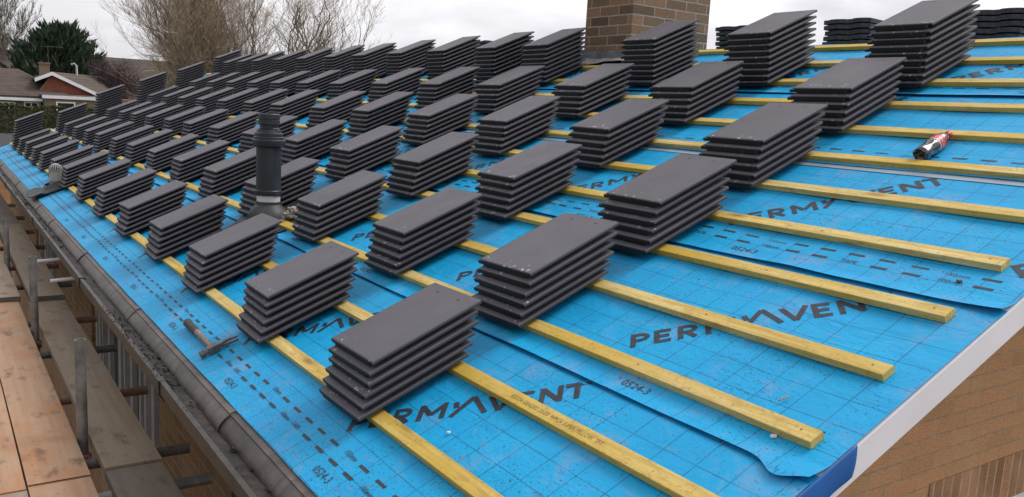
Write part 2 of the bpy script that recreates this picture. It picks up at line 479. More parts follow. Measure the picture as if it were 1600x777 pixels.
# ------------------------------------------------------------------ builders
class MB:
    """collects geometry that becomes ONE mesh object"""

    def __init__(self):
        self.v, self.f, self.mi, self.uv = [], [], [], []

    def face(self, pts, mi=0, uv=None):
        i = len(self.v)
        self.v.extend([tuple(p) for p in pts])
        self.f.append(tuple(range(i, i + len(pts))))
        self.mi.append(mi)
        self.uv.append(uv)

    def box(self, c, s, R=None, mi=0):
        hx, hy, hz = s[0] / 2, s[1] / 2, s[2] / 2
        P = [Vector((x, y, z)) for x in (-hx, hx) for y in (-hy, hy) for z in (-hz, hz)]
        if R is not None:
            P = [R @ p for p in P]
        P = [p + Vector(c) for p in P]
        self.hexa(P, mi)

    def hexa(self, P, mi=0):
        i = len(self.v)
        self.v.extend([tuple(p) for p in P])
        for q in ((0, 1, 3, 2), (4, 6, 7, 5), (0, 4, 5, 1), (2, 3, 7, 6), (0, 2, 6, 4), (1, 5, 7, 3)):
            self.f.append(tuple(i + k for k in q))
            self.mi.append(mi)
            self.uv.append(None)

    def b2(self, lo, hi, mi=0):
        self.box([(a + b) / 2 for a, b in zip(lo, hi)], [b - a for a, b in zip(lo, hi)], None, mi)

    def prism(self, poly, d, mi=0):
        """poly: 3-D outline; extruded by vector d"""
        d = Vector(d)
        a = [Vector(p) for p in poly]
        b = [p + d for p in a]
        n = len(a)
        i = len(self.v)
        self.v.extend([tuple(p) for p in a + b])
        fs = [tuple(i + k for k in range(n))[::-1], tuple(i + n + k for k in range(n))]
        for k in range(n):
            k2 = (k + 1) % n
            fs.append((i + k, i + k2, i + n + k2, i + n + k))
        for f in fs:
            self.f.append(f)
            self.mi.append(mi)
            self.uv.append(None)

    def tube(self, pts, r, seg=10, cap=True, mi=0):
        pts = [Vector(p) for p in pts]
        rs = r if isinstance(r, (list, tuple)) else [r] * len(pts)
        base = len(self.v)
        up = None
        for k, p in enumerate(pts):
            t = (pts[min(k + 1, len(pts) - 1)] - pts[max(k - 1, 0)])
            t = t.normalized() if t.length > 1e-9 else Vector((0, 0, 1))
            if up is None:
                up = t.orthogonal().normalized()
            else:
                up = (up - t * up.dot(t))
                up = up.normalized() if up.length > 1e-6 else t.orthogonal().normalized()
            w = t.cross(up)
            for s in range(seg):
                a = 2 * PI * s / seg
                self.v.append(tuple(p + (up * math.cos(a) + w * math.sin(a)) * rs[k]))
        for k in range(len(pts) - 1):
            for s in range(seg):
                s2 = (s + 1) % seg
                a = base + k * seg
                self.f.append((a + s, a + s2, a + seg + s2, a + seg + s))
                self.mi.append(mi)
                self.uv.append(None)
        if cap:
            self.f.append(tuple(base + s for s in range(seg))[::-1])
            e = base + (len(pts) - 1) * seg
            self.f.append(tuple(e + s for s in range(seg)))
            self.mi += [mi, mi]
            self.uv += [None, None]

    def lathe(self, prof, seg=32, M4=None, mi=0, capb=True, capt=True):
        """prof: (r, z) pairs, about local z"""
        base = len(self.v)
        for r, z in prof:
            for s in range(seg):
                a = 2 * PI * s / seg
                p = Vector((r * math.cos(a), r * math.sin(a), z))
                self.v.append(tuple(M4 @ p if M4 is not None else p))
        n = len(prof)
        for k in range(n - 1):
            for s in range(seg):
                s2 = (s + 1) % seg
                a = base + k * seg
                self.f.append((a + s, a + s2, a + seg + s2, a + seg + s))
                self.mi.append(mi)
                self.uv.append(None)
        if capb:
            self.f.append(tuple(base + s for s in range(seg))[::-1])
            self.mi.append(mi)
            self.uv.append(None)
        if capt:
            e = base + (n - 1) * seg
            self.f.append(tuple(e + s for s in range(seg)))
            self.mi.append(mi)
            self.uv.append(None)

    def grid(self, fn, nu, nv, mi=0, uvfn=None):
        base = len(self.v)
        for i in range(nu + 1):
            for j in range(nv + 1):
                self.v.append(tuple(fn(i / nu, j / nv)))
        for i in range(nu):
            for j in range(nv):
                a = base + i * (nv + 1) + j
                self.f.append((a, a + nv + 1, a + nv + 2, a + 1))
                self.mi.append(mi)
                if uvfn:
                    self.uv.append([uvfn(x / nu, y / nv) for x, y in ((i, j), (i + 1, j), (i + 1, j + 1), (i, j + 1))])
                else:
                    self.uv.append(None)

    def mesh(self, name, mats, smooth=False):
        me = D.meshes.new(name)
        me.from_pydata(self.v, [], self.f)
        for m in mats:
            me.materials.append(m)
        me.polygons.foreach_set('material_index', self.mi)
        me.update()
        uvl = me.uv_layers.new(name='UVMap')
        co = me.vertices
        data = []
        for p, cust in zip(me.polygons, self.uv):
            if cust:
                for u in cust:
                    data += [u[0], u[1]]
                continue
            n = p.normal
            ax, ay, az = abs(n.x), abs(n.y), abs(n.z)
            for vi in p.vertices:
                c = co[vi].co
                if az >= ax and az >= ay:
                    data += [c.y, c.x]
                elif ax >= ay:
                    data += [c.y, c.z]
                else:
                    data += [c.x, c.z]
        uvl.data.foreach_set('uv', data)
        if smooth:
            me.polygons.foreach_set('use_smooth', [True] * len(me.polygons))
        return me

    def build(self, name, mats, parent=None, smooth=False, bevel=0.0, weld=False, loc=None):
        if not isinstance(mats, (list, tuple)):
            mats = [mats]
        me = self.mesh(name, mats, smooth)
        if bevel or weld:
            bm = bmesh.new()
            bm.from_mesh(me)
            bmesh.ops.remove_doubles(bm, verts=bm.verts, dist=1e-5)
            if bevel:
                eds = [e for e in bm.edges if len(e.link_faces) == 2 and e.calc_face_angle(0) > 0.5]
                bmesh.ops.bevel(bm, geom=eds, offset=bevel, segments=2, affect='EDGES', profile=0.5, clamp_overlap=True)
            bm.to_mesh(me)
            bm.free()
        if smooth:
            try:
                me.set_sharp_from_angle(angle=math.radians(38))
            except Exception:
                pass
        o = D.objects.new(name, me)
        COL.objects.link(o)
        if loc is not None:
            o.location = loc
        if parent is not None:
            o.parent = parent
        return o


def tag(o, label=None, cat=None, group=None, kind=None):
    if label:
        o['label'] = label
    if cat:
        o['category'] = cat
    if group:
        o['group'] = group
    if kind:
        o['kind'] = kind
    elif label and cat:
        o['kind'] = 'thing'
    return o


def empty(name, loc, label, cat, group=None, rot=(0, 0, 0)):
    o = D.objects.new(name, None)
    COL.objects.link(o)
    o.location = loc
    o.rotation_euler = rot
    o.empty_display_size = 0.1
    return tag(o, label, cat, group)


ROOF_ROT = Matrix.Rotation(-PITCH, 3, 'Y')     # local x up-slope, y along, z out of the roof

# ------------------------------------------------------------------ world, sun, camera
world = D.worlds.new('World')
scene.world = world
world.use_nodes = True
wn = world.node_tree
bg = wn.nodes['Background']
SUN_EL, SUN_AZ = math.radians(52), math.radians(104)      # azimuth measured from +Y towards +X
sky = N(wn, 'ShaderNodeTexSky', sky_type='NISHITA')
sky.sun_disc = False
sky.sun_elevation = SUN_EL
sky.sun_rotation = SUN_AZ
sky.air_density = 1.0
sky.dust_density = 4.0
gen = N(wn, 'ShaderNodeTexCoord').outputs['Generated']
cl = noise(wn, mapping(wn, gen, (1, 1, 2.6)), 1.7, 6, 0.55, 0.4)
cloud = ramp(wn, cl, [(0.38, (4.5, 4.4, 4.75)), (0.64, (9.4, 9.3, 9.55))]).outputs[0]
# the overcast is brighter on the side where the hidden sun stands
dt = N(wn, 'ShaderNodeVectorMath', operation='DOT_PRODUCT')
L(wn, gen, dt.inputs[0])
dt.inputs[1].default_value = (math.sin(SUN_AZ) * 0.9, math.cos(SUN_AZ) * 0.9, 0.35)
glow = N(wn, 'ShaderNodeMapRange')
glow.inputs['From Min'].default_value = -0.9
glow.inputs['From Max'].default_value = 0.95
glow.inputs['To Min'].default_value = 0.56
glow.inputs['To Max'].default_value = 1.34
L(wn, dt.outputs['Value'], glow.inputs['Value'])
vm = N(wn, 'ShaderNodeVectorMath', operation='SCALE')
L(wn, cloud, vm.inputs[0])
L(wn, glow.outputs[0], vm.inputs['Scale'])
mixed = mixc(wn, 0.92, sky.outputs[0], vm.outputs[0])
L(wn, mixed, bg.inputs['Color'])
bg.inputs['Strength'].default_value = 0.10

sd = D.lights.new('sun', 'SUN')
sd.energy = 1.5
sd.angle = math.radians(25)
sd.color = (1.0, 0.97, 0.93)
so = D.objects.new('sun', sd)
COL.objects.link(so)
sdir = Vector((math.sin(SUN_AZ) * math.cos(SUN_EL), math.cos(SUN_AZ) * math.cos(SUN_EL), math.sin(SUN_EL)))
so.rotation_euler = (-sdir).to_track_quat('-Z', 'Y').to_euler()
so.location = (5, 5, 20)

cam = D.cameras.new('camera')
co = D.objects.new('camera', cam)
COL.objects.link(co)
scene.camera = co
yaw, pit, rol = 0.602049203, -0.159370104, 0.0540694033
fw = Vector((math.sin(yaw) * math.cos(pit), math.cos(yaw) * math.cos(pit), math.sin(pit)))
rt = Vector((math.cos(yaw), -math.sin(yaw), 0))
up = rt.cross(fw)
r2 = math.cos(rol) * rt + math.sin(rol) * up
u2 = -math.sin(rol) * rt + math.cos(rol) * up
Rm = Matrix((r2, u2, -fw)).transposed()
co.matrix_world = Matrix.Translation((-0.85835671, -1.38504912, 1.09806776)) @ Rm.to_4x4()
cam.sensor_width = 36.0
cam.lens = 1335.7835 / 1600 * 36.0
cam.clip_end = 2000
cam.clip_start = 0.05

vs = scene.view_settings
vs.view_transform = 'Standard'
vs.look = 'None'
vs.gamma = 1.0
vs.exposure = 0.48
vs.use_curve_mapping = False

# ------------------------------------------------------------------ ground
g = MB()
g.grid(lambda a, b: (-400 + 900 * a, -300 + 1300 * b, GROUND), 8, 8)
tag(g.build('ground', M['ground']), kind='structure')
g = MB()
g.b2((-60, 52.7, GROUND - 0.5), (80, 64, GROUND + 0.03))
tag(g.build('lawn', M['grass']), kind='structure')
g = MB()
g.b2((-60, 33, GROUND - 0.5), (80, 52.5, GROUND + 0.012))
tag(g.build('road', M['asphalt']), kind='structure')
g = MB()
g.b2((-60, 52.5, GROUND - 0.4), (80, 52.7, GROUND + 0.12))
tag(g.build('kerb', M['paving']), kind='structure')
g = MB()
g.b2((-3.2, -8, GROUND - 0.4), (0.05, 24, GROUND + 0.008))
tag(g.build('path', M['paving']), kind='structure')
g = MB()
g.b2((-30, 4.5, GROUND - 0.4), (-3.25, 32, GROUND + 0.02))
tag(g.build('grass_verge', M['grass']), kind='structure')

# ------------------------------------------------------------------ the house being re-roofed
house = empty('bungalow', (0, 0, 0), 'tan brick bungalow whose blue covered roof carries the tile stacks', 'house')
WX = 0.22                       # face of the front wall
XR = RIDGE_V * CP
ZR = RIDGE_V * SP
VT = 0.02                       # roof deck lies this far below the membrane
# gable wall (near end) with a window opening
GY = 0.415                      # the gable wall stands back under the verge overhang
gw = MB()
ox0, ox1, oz0, oz1 = 2.70, 4.60, -1.75, -0.59
def roofz(x):
    return x * math.tan(PITCH) - 0.09 if x <= XR else (2 * XR - x) * math.tan(PITCH) - 0.09
def wallpanel(mb, x0, x1, z0, ztop, y0, y1):
    a = [(x0, y0, z0), (x1, y0, z0)]
    n = 6
    for k in range(n + 1):
        x = x1 + (x0 - x1) * k / n
        a.append((x, y0, ztop(x)))
    mb.prism(a[::-1], (0, y1 - y0, 0))
W2 = 2 * XR - WX
wallpanel(gw, WX, ox0, GROUND, roofz, GY, GY + 0.25)
wallpanel(gw, ox0, ox1, GROUND, lambda x: oz0, GY, GY + 0.25)
wallpanel(gw, ox0, XR, oz1 + 0.225, roofz, GY, GY + 0.25)
wallpanel(gw, XR, ox1, oz1 + 0.225, roofz, GY, GY + 0.25)
wallpanel(gw, ox1, W2, GROUND, roofz, GY, GY + 0.25)
gable = gw.build('gable_wall', M['brick_gable'], house)
sw = MB()
sw.b2((ox0 - 0.11, GY - 0.004, oz1), (ox1 + 0.11, GY + 0.2, oz1 + 0.2245))
sw.build('soldier_course', M['brick_soldier'], gable)
gwin = MB()
fy0, fy1 = GY + 0.02, GY + 0.10
for lo, hi in (((ox0, fy0, oz1 - 0.075), (ox1, fy1, oz1)), ((ox0, fy0, oz0), (ox1, fy1, oz0 + 0.07)), ((ox0, fy0, oz0 + 0.07), (ox0 + 0.07, fy1, oz1 - 0.075)), ((ox1 - 0.07, fy0, oz0 + 0.07), (ox1, fy1, oz1 - 0.075)), ((3.60, fy0, oz0 + 0.07), (3.68, fy1, oz1 - 0.075))):
    gwin.b2(lo, hi)
gwo = gwin.build('window', M['white'], house, bevel=0.006)
p = MB()
p.b2((ox0 + 0.07, fy0 + 0.03, oz0 + 0.07), (ox1 - 0.07, fy0 + 0.04, oz1 - 0.075))
p.build('pane', M['glass'], gwo)
# far gable, rear wall
fg = MB()
wallpanel(fg, WX, XR, GROUND, roofz, U1 - 0.27, U1 - 0.03)
wallpanel(fg, XR, W2, GROUND, roofz, U1 - 0.27, U1 - 0.03)
fg.b2((W2 - 0.25, GY + 0.25, GROUND), (W2, U1 - 0.27, -0.1))
fg.build('rear_wall', M['brick_gable'], house)
# front wall: brick bays and window bays
fw_ = MB()
brick_spans = [(GY + 0.25, 3.86), (6.45, 8.9), (10.9, U1 - 0.27)]
for a, b_ in brick_spans:
    fw_.b2((WX, a, GROUND), (WX + 0.25, b_, -0.14))
for a, b_ in ((3.86, 6.45), (8.9, 10.9)):
    fw_.b2((WX, a, GROUND), (WX + 0.25, b_, -1.75))
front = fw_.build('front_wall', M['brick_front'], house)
for a, b_, bars in ((3.86, 6.45, (0.30, 0.62, 1.0, 1.45, 1.9)), (8.9, 10.9, (0.66, 1.33))):
    w = MB()
    x0, x1 = WX + 0.03, WX + 0.10
    w.b2((x0, a, -0.24), (x1, b_, -0.14))
    w.b2((x0, a, -1.75), (x1, b_, -1.68))
    for y in (0.0,) + bars + (b_ - a - 0.08,):
        w.b2((x0, a + y, -1.68), (x1, a + y + 0.08, -0.24))
    # opening casement frames stand proud of the fixed frame
    for y in bars[::2]:
        ya, yb = a + y + 0.085, a + y + 0.30
        for lo, hi in (((ya, -0.30), (yb, -0.245)), ((ya, -1.2), (ya + 0.05, -0.30)), ((yb - 0.05, -1.2), (yb, -0.30)), ((ya, -1.25), (yb, -1.2))):
            w.b2((x0 - 0.03, lo[0], lo[1]), (x0 + 0.02, hi[0], hi[1]))
    wo = w.build('window', M['frame_grey'], house, bevel=0.005)
    p = MB()
    p.b2((x0 + 0.035, a + 0.05, -1.70), (x0 + 0.045, b_ - 0.05, -0.2))
    p.build('pane', M['glass'], wo)
# soffit, fascia
s = MB()
s.b2((-0.022, U0 + 0.02, -0.150), (WX, U1 - 0.02, -0.138))
s.build('soffit', M['white_dirty'], house)
s = MB()
s.b2((-0.036, U0 + 0.02, -0.165), (-0.020, U1 - 0.02, -0.050))
s.build('fascia', M['black_plastic'], house)
# roof deck (front and rear slope, closed slab)
dk = MB()
dk.hexa([RP(u, v, h) for u in (U0 + 0.02, U1 - 0.02) for v in (0.004, RIDGE_V) for h in (-0.06, -0.006)])
rear = lambda u, v, h: Vector((2 * XR - v * CP + h * SP, u, v * SP + h * CP))
dk.hexa([rear(u, v, h) for u in (U0 + 0.02, U1 - 0.02) for v in (-0.1, RIDGE_V) for h in (-0.06, -0.006)])
dk.build('roof', M['fence'], house)
# white barge board on the near verge (front slope and rear slope)
bb = MB()
bb.hexa([Vector((v * CP, y, v * SP + dz)) for y in (U0 - 0.004, U0 + 0.020) for v in (-0.03, RIDGE_V) for dz in (-0.088, -0.004)])
bb.hexa([Vector((2 * XR - v * CP, y, v * SP + dz)) for y in (U0 - 0.004, U0 + 0.020) for v in (-0.05, RIDGE_V) for dz in (-0.088, -0.004)])
bb.build('barge_board', M['white'], house)
bb = MB()
bb.hexa([Vector((v * CP, y, v * SP + dz)) for y in (U1 - 0.018, U1 + 0.004) for v in (-0.03, RIDGE_V) for dz in (-0.12, -0.004)])
bb.build('barge_board', M['black_plastic'], house)

vsf = MB()
vsf.hexa([Vector((v * CP, y, v * SP + dz)) for y in (U0 + 0.021, GY - 0.002) for v in (0.02, RIDGE_V) for dz in (-0.086, -0.078)])
vsf.build('verge_soffit', M['white_dirty'], house)

# eaves tray: short sections lapped at joints
joints = [U0 + 0.02, 1.526, 3.187, 4.92, 6.647, 7.649, 9.9, 12.4, U1 - 0.02]
prof = [(0.030, 0.0085), (0.0, -0.0045), (-0.021, -0.0115), (-0.0215, -0.0170), (-0.036, -0.0275), (-0.052, -0.046), (-0.060, -0.060), (-0.062, -0.074), (-0.058, -0.074), (-0.050, -0.052), (-0.034, -0.034)]
for k in range(len(joints) - 1):
    a, b_ = joints[k], joints[k + 1] + 0.05
    t = MB()
    n = max(4, int((b_ - a) / 0.12))
    random.seed(100 + k)
    ph = random.random() * 6
    def ft(i, j, a=a, b_=b_, ph=ph):
        y = a + (b_ - a) * i
        q = j * (len(prof) - 1)
        jj = min(1.0, j * 1.4)
        q0 = min(int(q), len(prof) - 2)
        f = q - q0
        x = prof[q0][0] * (1 - f) + prof[q0 + 1][0] * f
        z = prof[q0][1] * (1 - f) + prof[q0 + 1][1] * f
        wv = 0.0025 * math.sin(y * 3.1 + ph) + 0.0010 * math.sin(y * 9.7 + 2 * ph)
        lift = 0.005 * (1 - min(1, (y - a) / 0.10)) + 0.0015   # near end laps over its neighbour
        return (x - 0.6 * wv * jj - lift * (0.3 + 0.7 * jj), y, z + wv * (jj ** 2) + lift)
    t.grid(ft, n, len(prof) - 1)
    for ye in (0, 1):
        t.face([ft(ye, q / (len(prof) - 1)) for q in range(len(prof))])
    o = t.build('eaves_tray', M['tray'], house, smooth=True)

# gutter: half-round channel, silt inside, brackets
gt = MB()
gx, gz, gr = -0.080, -0.050, 0.044
n = 14
outer = [(gx + gr * math.cos(PI + PI * k / n), gz + gr * math.sin(PI + PI * k / n)) for k in range(n + 1)]
inner = [(gx + (gr - 0.005) * math.cos(PI + PI * k / n), gz + (gr - 0.005) * math.sin(PI + PI * k / n)) for k in range(n + 1)]
gpoly = [(-0.138, gz + 0.007), (-0.138, gz - 0.046), (-0.118, gz - 0.072), (-0.046, gz - 0.072), (-0.038, gz - 0.060), (-0.038, gz - 0.004), (-0.042, gz - 0.004), (-0.042, gz - 0.058), (-0.049, gz - 0.067), (-0.115, gz - 0.067), (-0.133, gz - 0.044), (-0.133, gz - 0.004), (-0.119, gz - 0.002), (-0.119, gz + 0.007)]
gseg = [U0 - 0.02, 0.75, 2.12, 4.3, 7.1, 10.2, 13.0, U1]
for k in range(len(gseg) - 1):
    ws = 0.004 * ((k % 2) - 0.5)
    gt.prism([(x, gseg[k] + 0.002, z + ws) for x, z in gpoly], (0, gseg[k + 1] - gseg[k] - 0.004, 0))
gut = gt.build('gutter', M['gutter'], house, weld=True)
br = MB()
for y in (0.75, 2.12, 4.3, 7.1, 10.2, 13.0):
    br = MB()
    br.prism([(x, y - 0.03, z) for x, z in [(-0.1385, gz + 0.0105), (-0.1435, gz + 0.0105), (-0.1435, gz - 0.048), (-0.121, gz - 0.078), (-0.044, gz - 0.078), (-0.044, gz - 0.0725), (-0.1175, gz - 0.0725), (-0.1385, gz - 0.0465)]], (0, 0.06, 0))
    br.b2((-0.1384, y - 0.03, gz + 0.0072), (-0.116, y + 0.03, gz + 0.0104))
    br.build('union_clip', M['black_plastic'], gut)
random.seed(5)
sl = MB()
def fs(i, j):
    y = U0 + (U1 - U0) * i
    x = -0.1205 + 0.082 * j
    z = gz - 0.006 - 0.022 * max(0.0, (j - 0.35) / 0.65) ** 1.5 + 0.007 * mnoise.noise((x * 30, y * 4.5, 1.0)) + 0.003 * mnoise.noise((x * 60, y * 30, 4.0))
    return (x, y, z)
sl.grid(fs, 420, 6, mi=1)
for k in range(4200):
    y = U0 + (U1 - U0) * random.random() ** 1.5
    cl_ = mnoise.noise((0.3, y * 1.4, 7.7))
    if cl_ < -0.05 and random.random() < 0.85:
        continue
    if random.random() < 0.45:
        x = -0.138 + 0.020 * random.random()
        z = gz + 0.008
        r = 0.0012 + 0.0035 * random.random() ** 3
    else:
        x = -0.118 + 0.062 * random.random()
        z = gz - 0.004 - 0.022 * max(0.0, ((x + 0.1205) / 0.082 - 0.35) / 0.65) ** 1.5 + 0.006 * random.random()
        r = 0.002 + 0.0065 * random.random() ** 2.5
    pts = [Vector((x, y, z)) + Vector((random.gauss(0, 1), random.gauss(0, 1.3), random.gauss(0, 0.6))) * r for q in range(5)]
    for q in ((0, 1, 2), (0, 2, 3), (0, 3, 1), (4, 2, 1), (4, 3, 2), (4, 1, 3)):
        sl.face([pts[w_] for w_ in q])
st = sl.build('gutter_silt', [M['silt'], M['silt_flat']], gut, smooth=False)
tag(st, kind='stuff')
# overflow pipes and downpipe
for y, z in ((6.2, -0.26), (5.34, -0.25)):
    o = MB()
    o.tube([(WX + 0.02, y, z + 0.012), (-0.19, y - 0.02, z - 0.012)], 0.0125, 12)
    o.build('overflow_pipe', M['white'], house, smooth=True)
dp = MB()
dp.tube([(WX - 0.045, 2.08, -0.152), (WX - 0.045, 2.08, GROUND)], 0.034, 14)
dp.build('downpipe', M['black_plastic'], house, smooth=True)

# chimney straddling the ridge
CX0, CX1, CY0, CY1 = 3.60, 4.42, 3.66, 4.22
ch = MB()
ch.b2((CX0, CY0, 1.15), (CX1, CY1, 3.35))
for k in range(2):
    e = 0.03 * (k + 1)
    ch.b2((CX0 - e, CY0 - e, 3.353 + 0.078 * k), (CX1 + e, CY1 + e, 3.35 + 0.078 * (k + 1)))
chim = ch.build('chimney', M['brick_chimney'], house)
zf = CX0 * math.tan(PITCH)
ld = MB()
ld.b2((CX0 - 0.007, CY0 - 0.02, zf - 0.02), (CX0 - 0.002, CY1 + 0.02, zf + 0.085))
ld.b2((CX0 - 0.02, CY0 - 0.007, zf - 0.02), (CX0 + 0.05, CY0 - 0.002, zf + 0.085))
for k in range(3):           # stepped flashing up the near cheek
    x = CX0 + 0.05 + 0.14 * k
    z = min(x, XR) * math.tan(PITCH)
    ld.b2((x + 0.001, CY0 - 0.007, z - 0.05), (x + 0.139, CY0 - 0.002, z + 0.115))
for k in range(3):
    x = CX0 + 0.47 + 0.12 * k
    z = min(x, 2 * XR - x) * math.tan(PITCH)
    ld.b2((x + 0.001, CY0 - 0.007, z - 0.08), (x + 0.119, CY0 - 0.002, z + 0.085))
ld.build('lead_flashing', M['lead'], chim)
ap = MB()
v0 = CX0 / CP
def fa(i, j):
    u = CY0 - 0.16 + (CY1 - CY0 + 0.40) * i
    v = v0 + 0.01 - (0.15 + 0.05 * max(0, i - 0.75) * 4 * 0.6) * j
    h = 0.014 + 0.030 * j * (0.5 + 0.5 * math.sin(i * 9)) + (0.04 * j if i > 0.85 else 0) + 0.01 * mnoise.noise((i * 8, j * 4, 0))
    return RP(u, v, h + 0.012)
ap.grid(fa, 24, 6)
apo = ap.build('lead_apron', M['lead_dull'], chim, smooth=True)
m_ = apo.modifiers.new('thickness', 'SOLIDIFY')
m_.thickness = 0.004

# ------------------------------------------------------------------ blue membrane sheets with their print
SHEETS = [0.0, 0.802, 1.615, 2.425, 3.250]
ENDV = RIDGE_V - 0.004
UOFF = [0.083, 0.040, 0.055, 0.03, 0.07]
PERM0 = [0.987, 0.525, 0.830, 0.400, 0.860]


def lift_fn(k, u, w):
    """height of sheet k at u, w metres above its lower edge"""
    e = SHEETS[k]
    h = 0.004
    if k > 0 and w < 0.07:
        t = 1 - w / 0.07
        nz = 0.5 + 0.5 * mnoise.noise((u * 1.7, k * 9.1, 0.0)) + 0.25 * mnoise.noise((u * 6.0, k * 3.3, 2.0))
        h += (0.004 + 0.010 * max(0, nz)) * t * t
        if u < U0 + 0.22:                       # corner curls near the verge
            q = (U0 + 0.22 - u) / 0.22
            h += 0.012 * q * q * t
    nxt = SHEETS[k + 1] - e if k + 1 < len(SHEETS) else 9
    if w > nxt - 0.012:
        h = 0.004 - 0.0045 * min(1, (w - nxt + 0.012) / 0.012)
    if 0.08 < w < nxt - 0.03:
        f = min(1.0, (w - 0.08) / 0.08, (nxt - 0.03 - w) / 0.08)
        h -= f * 0.0045 * (0.5 - 0.5 * math.cos(2 * PI * (u + 0.29) / 0.6))
        h += 0.0012 * (1 + mnoise.noise((u * 2.3, (w + e) * 3.0, 5.0)))
    return h


def S(k, u, w, dh=0.0):
    return RP(u, SHEETS[k] + w, lift_fn(k, u, w) + dh)


# stroke letters: unit height 1; polylines of strokes
def stroke(mb, k, place, a, b, t):
    a, b = Vector(a), Vector(b)
    d = (b - a)
    ln = d.length
    d.normalize()
    nrm = Vector((-d.y, d.x)) * t / 2
    n = max(1, int(ln * 0.08 / 0.03))
    for q in range(n):
        p0 = a + d * ln * q / n
        p1 = a + d * ln * (q + 1) / n
        mb.face([S(k, *place(x), 0.0012) for x in (p0 - nrm, p1 - nrm, p1 + nrm, p0 + nrm)])


def big_word(mb, k, u0, w0):
    H = 0.081
    T = 0.215
    dirw = Vector((-0.7071, 0.7071))     # (u, w) along the baseline
    perp = Vector((0.7071, 0.7071))
    def letter(x, w, strokes):
        def place(p):
            q = Vector((u0, w0)) + dirw * (x + p.x * H) + perp * (p.y * H)
            return q.x, q.y
        for s in strokes:
            for i in range(len(s) - 1):
                stroke(mb, k, place, s[i], s[i + 1], T)
    def arc(cx, cy, rx, ry, a0, a1, n=8):
        return [(cx + rx * math.cos(math.radians(a0 + (a1 - a0) * i / n)), cy + ry * math.sin(math.radians(a0 + (a1 - a0) * i / n))) for i in range(n + 1)]
    h = T / 2
    bowl = [(h, 1 - h), (0.42, 1 - h)] + arc(0.42, 0.68, 0.24, 0.32 - h, 90, -90) + [(h, 0.36 + h)]
    letter(0.000, 0, [[(h, 0), (h, 1)], bowl])
    E_ = [[(h, 0), (h, 1)], [(h, 1 - h), (0.66, 1 - h)], [(h, 0.5), (0.6, 0.5)], [(h, h), (0.66, h)]]
    letter(0.075, 0, E_)
    letter(0.150, 0, [[(h, 0), (h, 1)], bowl, [(0.36, 0.42), (0.68, 0.02)]])
    letter(0.235, 0, [[(h, 0), (h, 1)], [(h, 0.93), (0.56, 0.3)], [(0.56, 0.3), (1.05, 0.93)], [(1.05, 0), (1.05, 1)]])
    letter(0.345, 0, [[(0.06, 0.0), (0.80, 1.12)], [(0.80, 1.14), (1.42, 0.0)], [(0.12, 0.92), (0.20, 0.55)]])
    letter(0.462, 0, [[(0.06, 1), (0.50, 0.04)], [(0.50, 0.04), (0.96, 1)]])
    letter(0.553, 0, E_)
    letter(0.626, 0, [[(h, 0), (h, 1)], [(h, 0.95), (0.80, 0.05)], [(0.80, 0), (0.80, 1)]])
    letter(0.706, 0, [[(0, 1 - h), (0.94, 1 - h)], [(0.47, 0), (0.47, 1 - h)]])


def text_mesh(body, size, shear=0.0):
    cu = D.curves.new('lettering', 'FONT')
    cu.body = body
    cu.size = size
    cu.shear = shear
    cu.resolution_u = 2
    o = D.objects.new('lettering', cu)
    COL.objects.link(o)
    dg = bpy.context.evaluated_depsgraph_get()
    me = D.meshes.new_from_object(o.evaluated_get(dg))
    vv = [v.co.copy() for v in me.vertices]
    ff = [tuple(p.vertices) for p in me.polygons]
    D.objects.remove(o)
    D.meshes.remove(me)
    D.curves.remove(cu)
    return vv, ff


TXT = {t: text_mesh(t, s_) for t, s_ in (('0524-3', 0.040), ('150mm', 0.026), ('100mm', 0.026), ('TAPE', 0.026))}


def small_text(mb, k, key, u, w):
    vv, ff = TXT[key]
    for f in ff:
        mb.face([S(k, u - vv[i].x, w + vv[i].y, 0.0013) for i in f])


def dash(mb, k, u, w, ln=0.057, th=0.011):
    mb.face([S(k, uu, ww, 0.0012) for uu, ww in ((u, w - th / 2), (u - ln, w - th / 2), (u - ln, w + th / 2), (u, w + th / 2))])


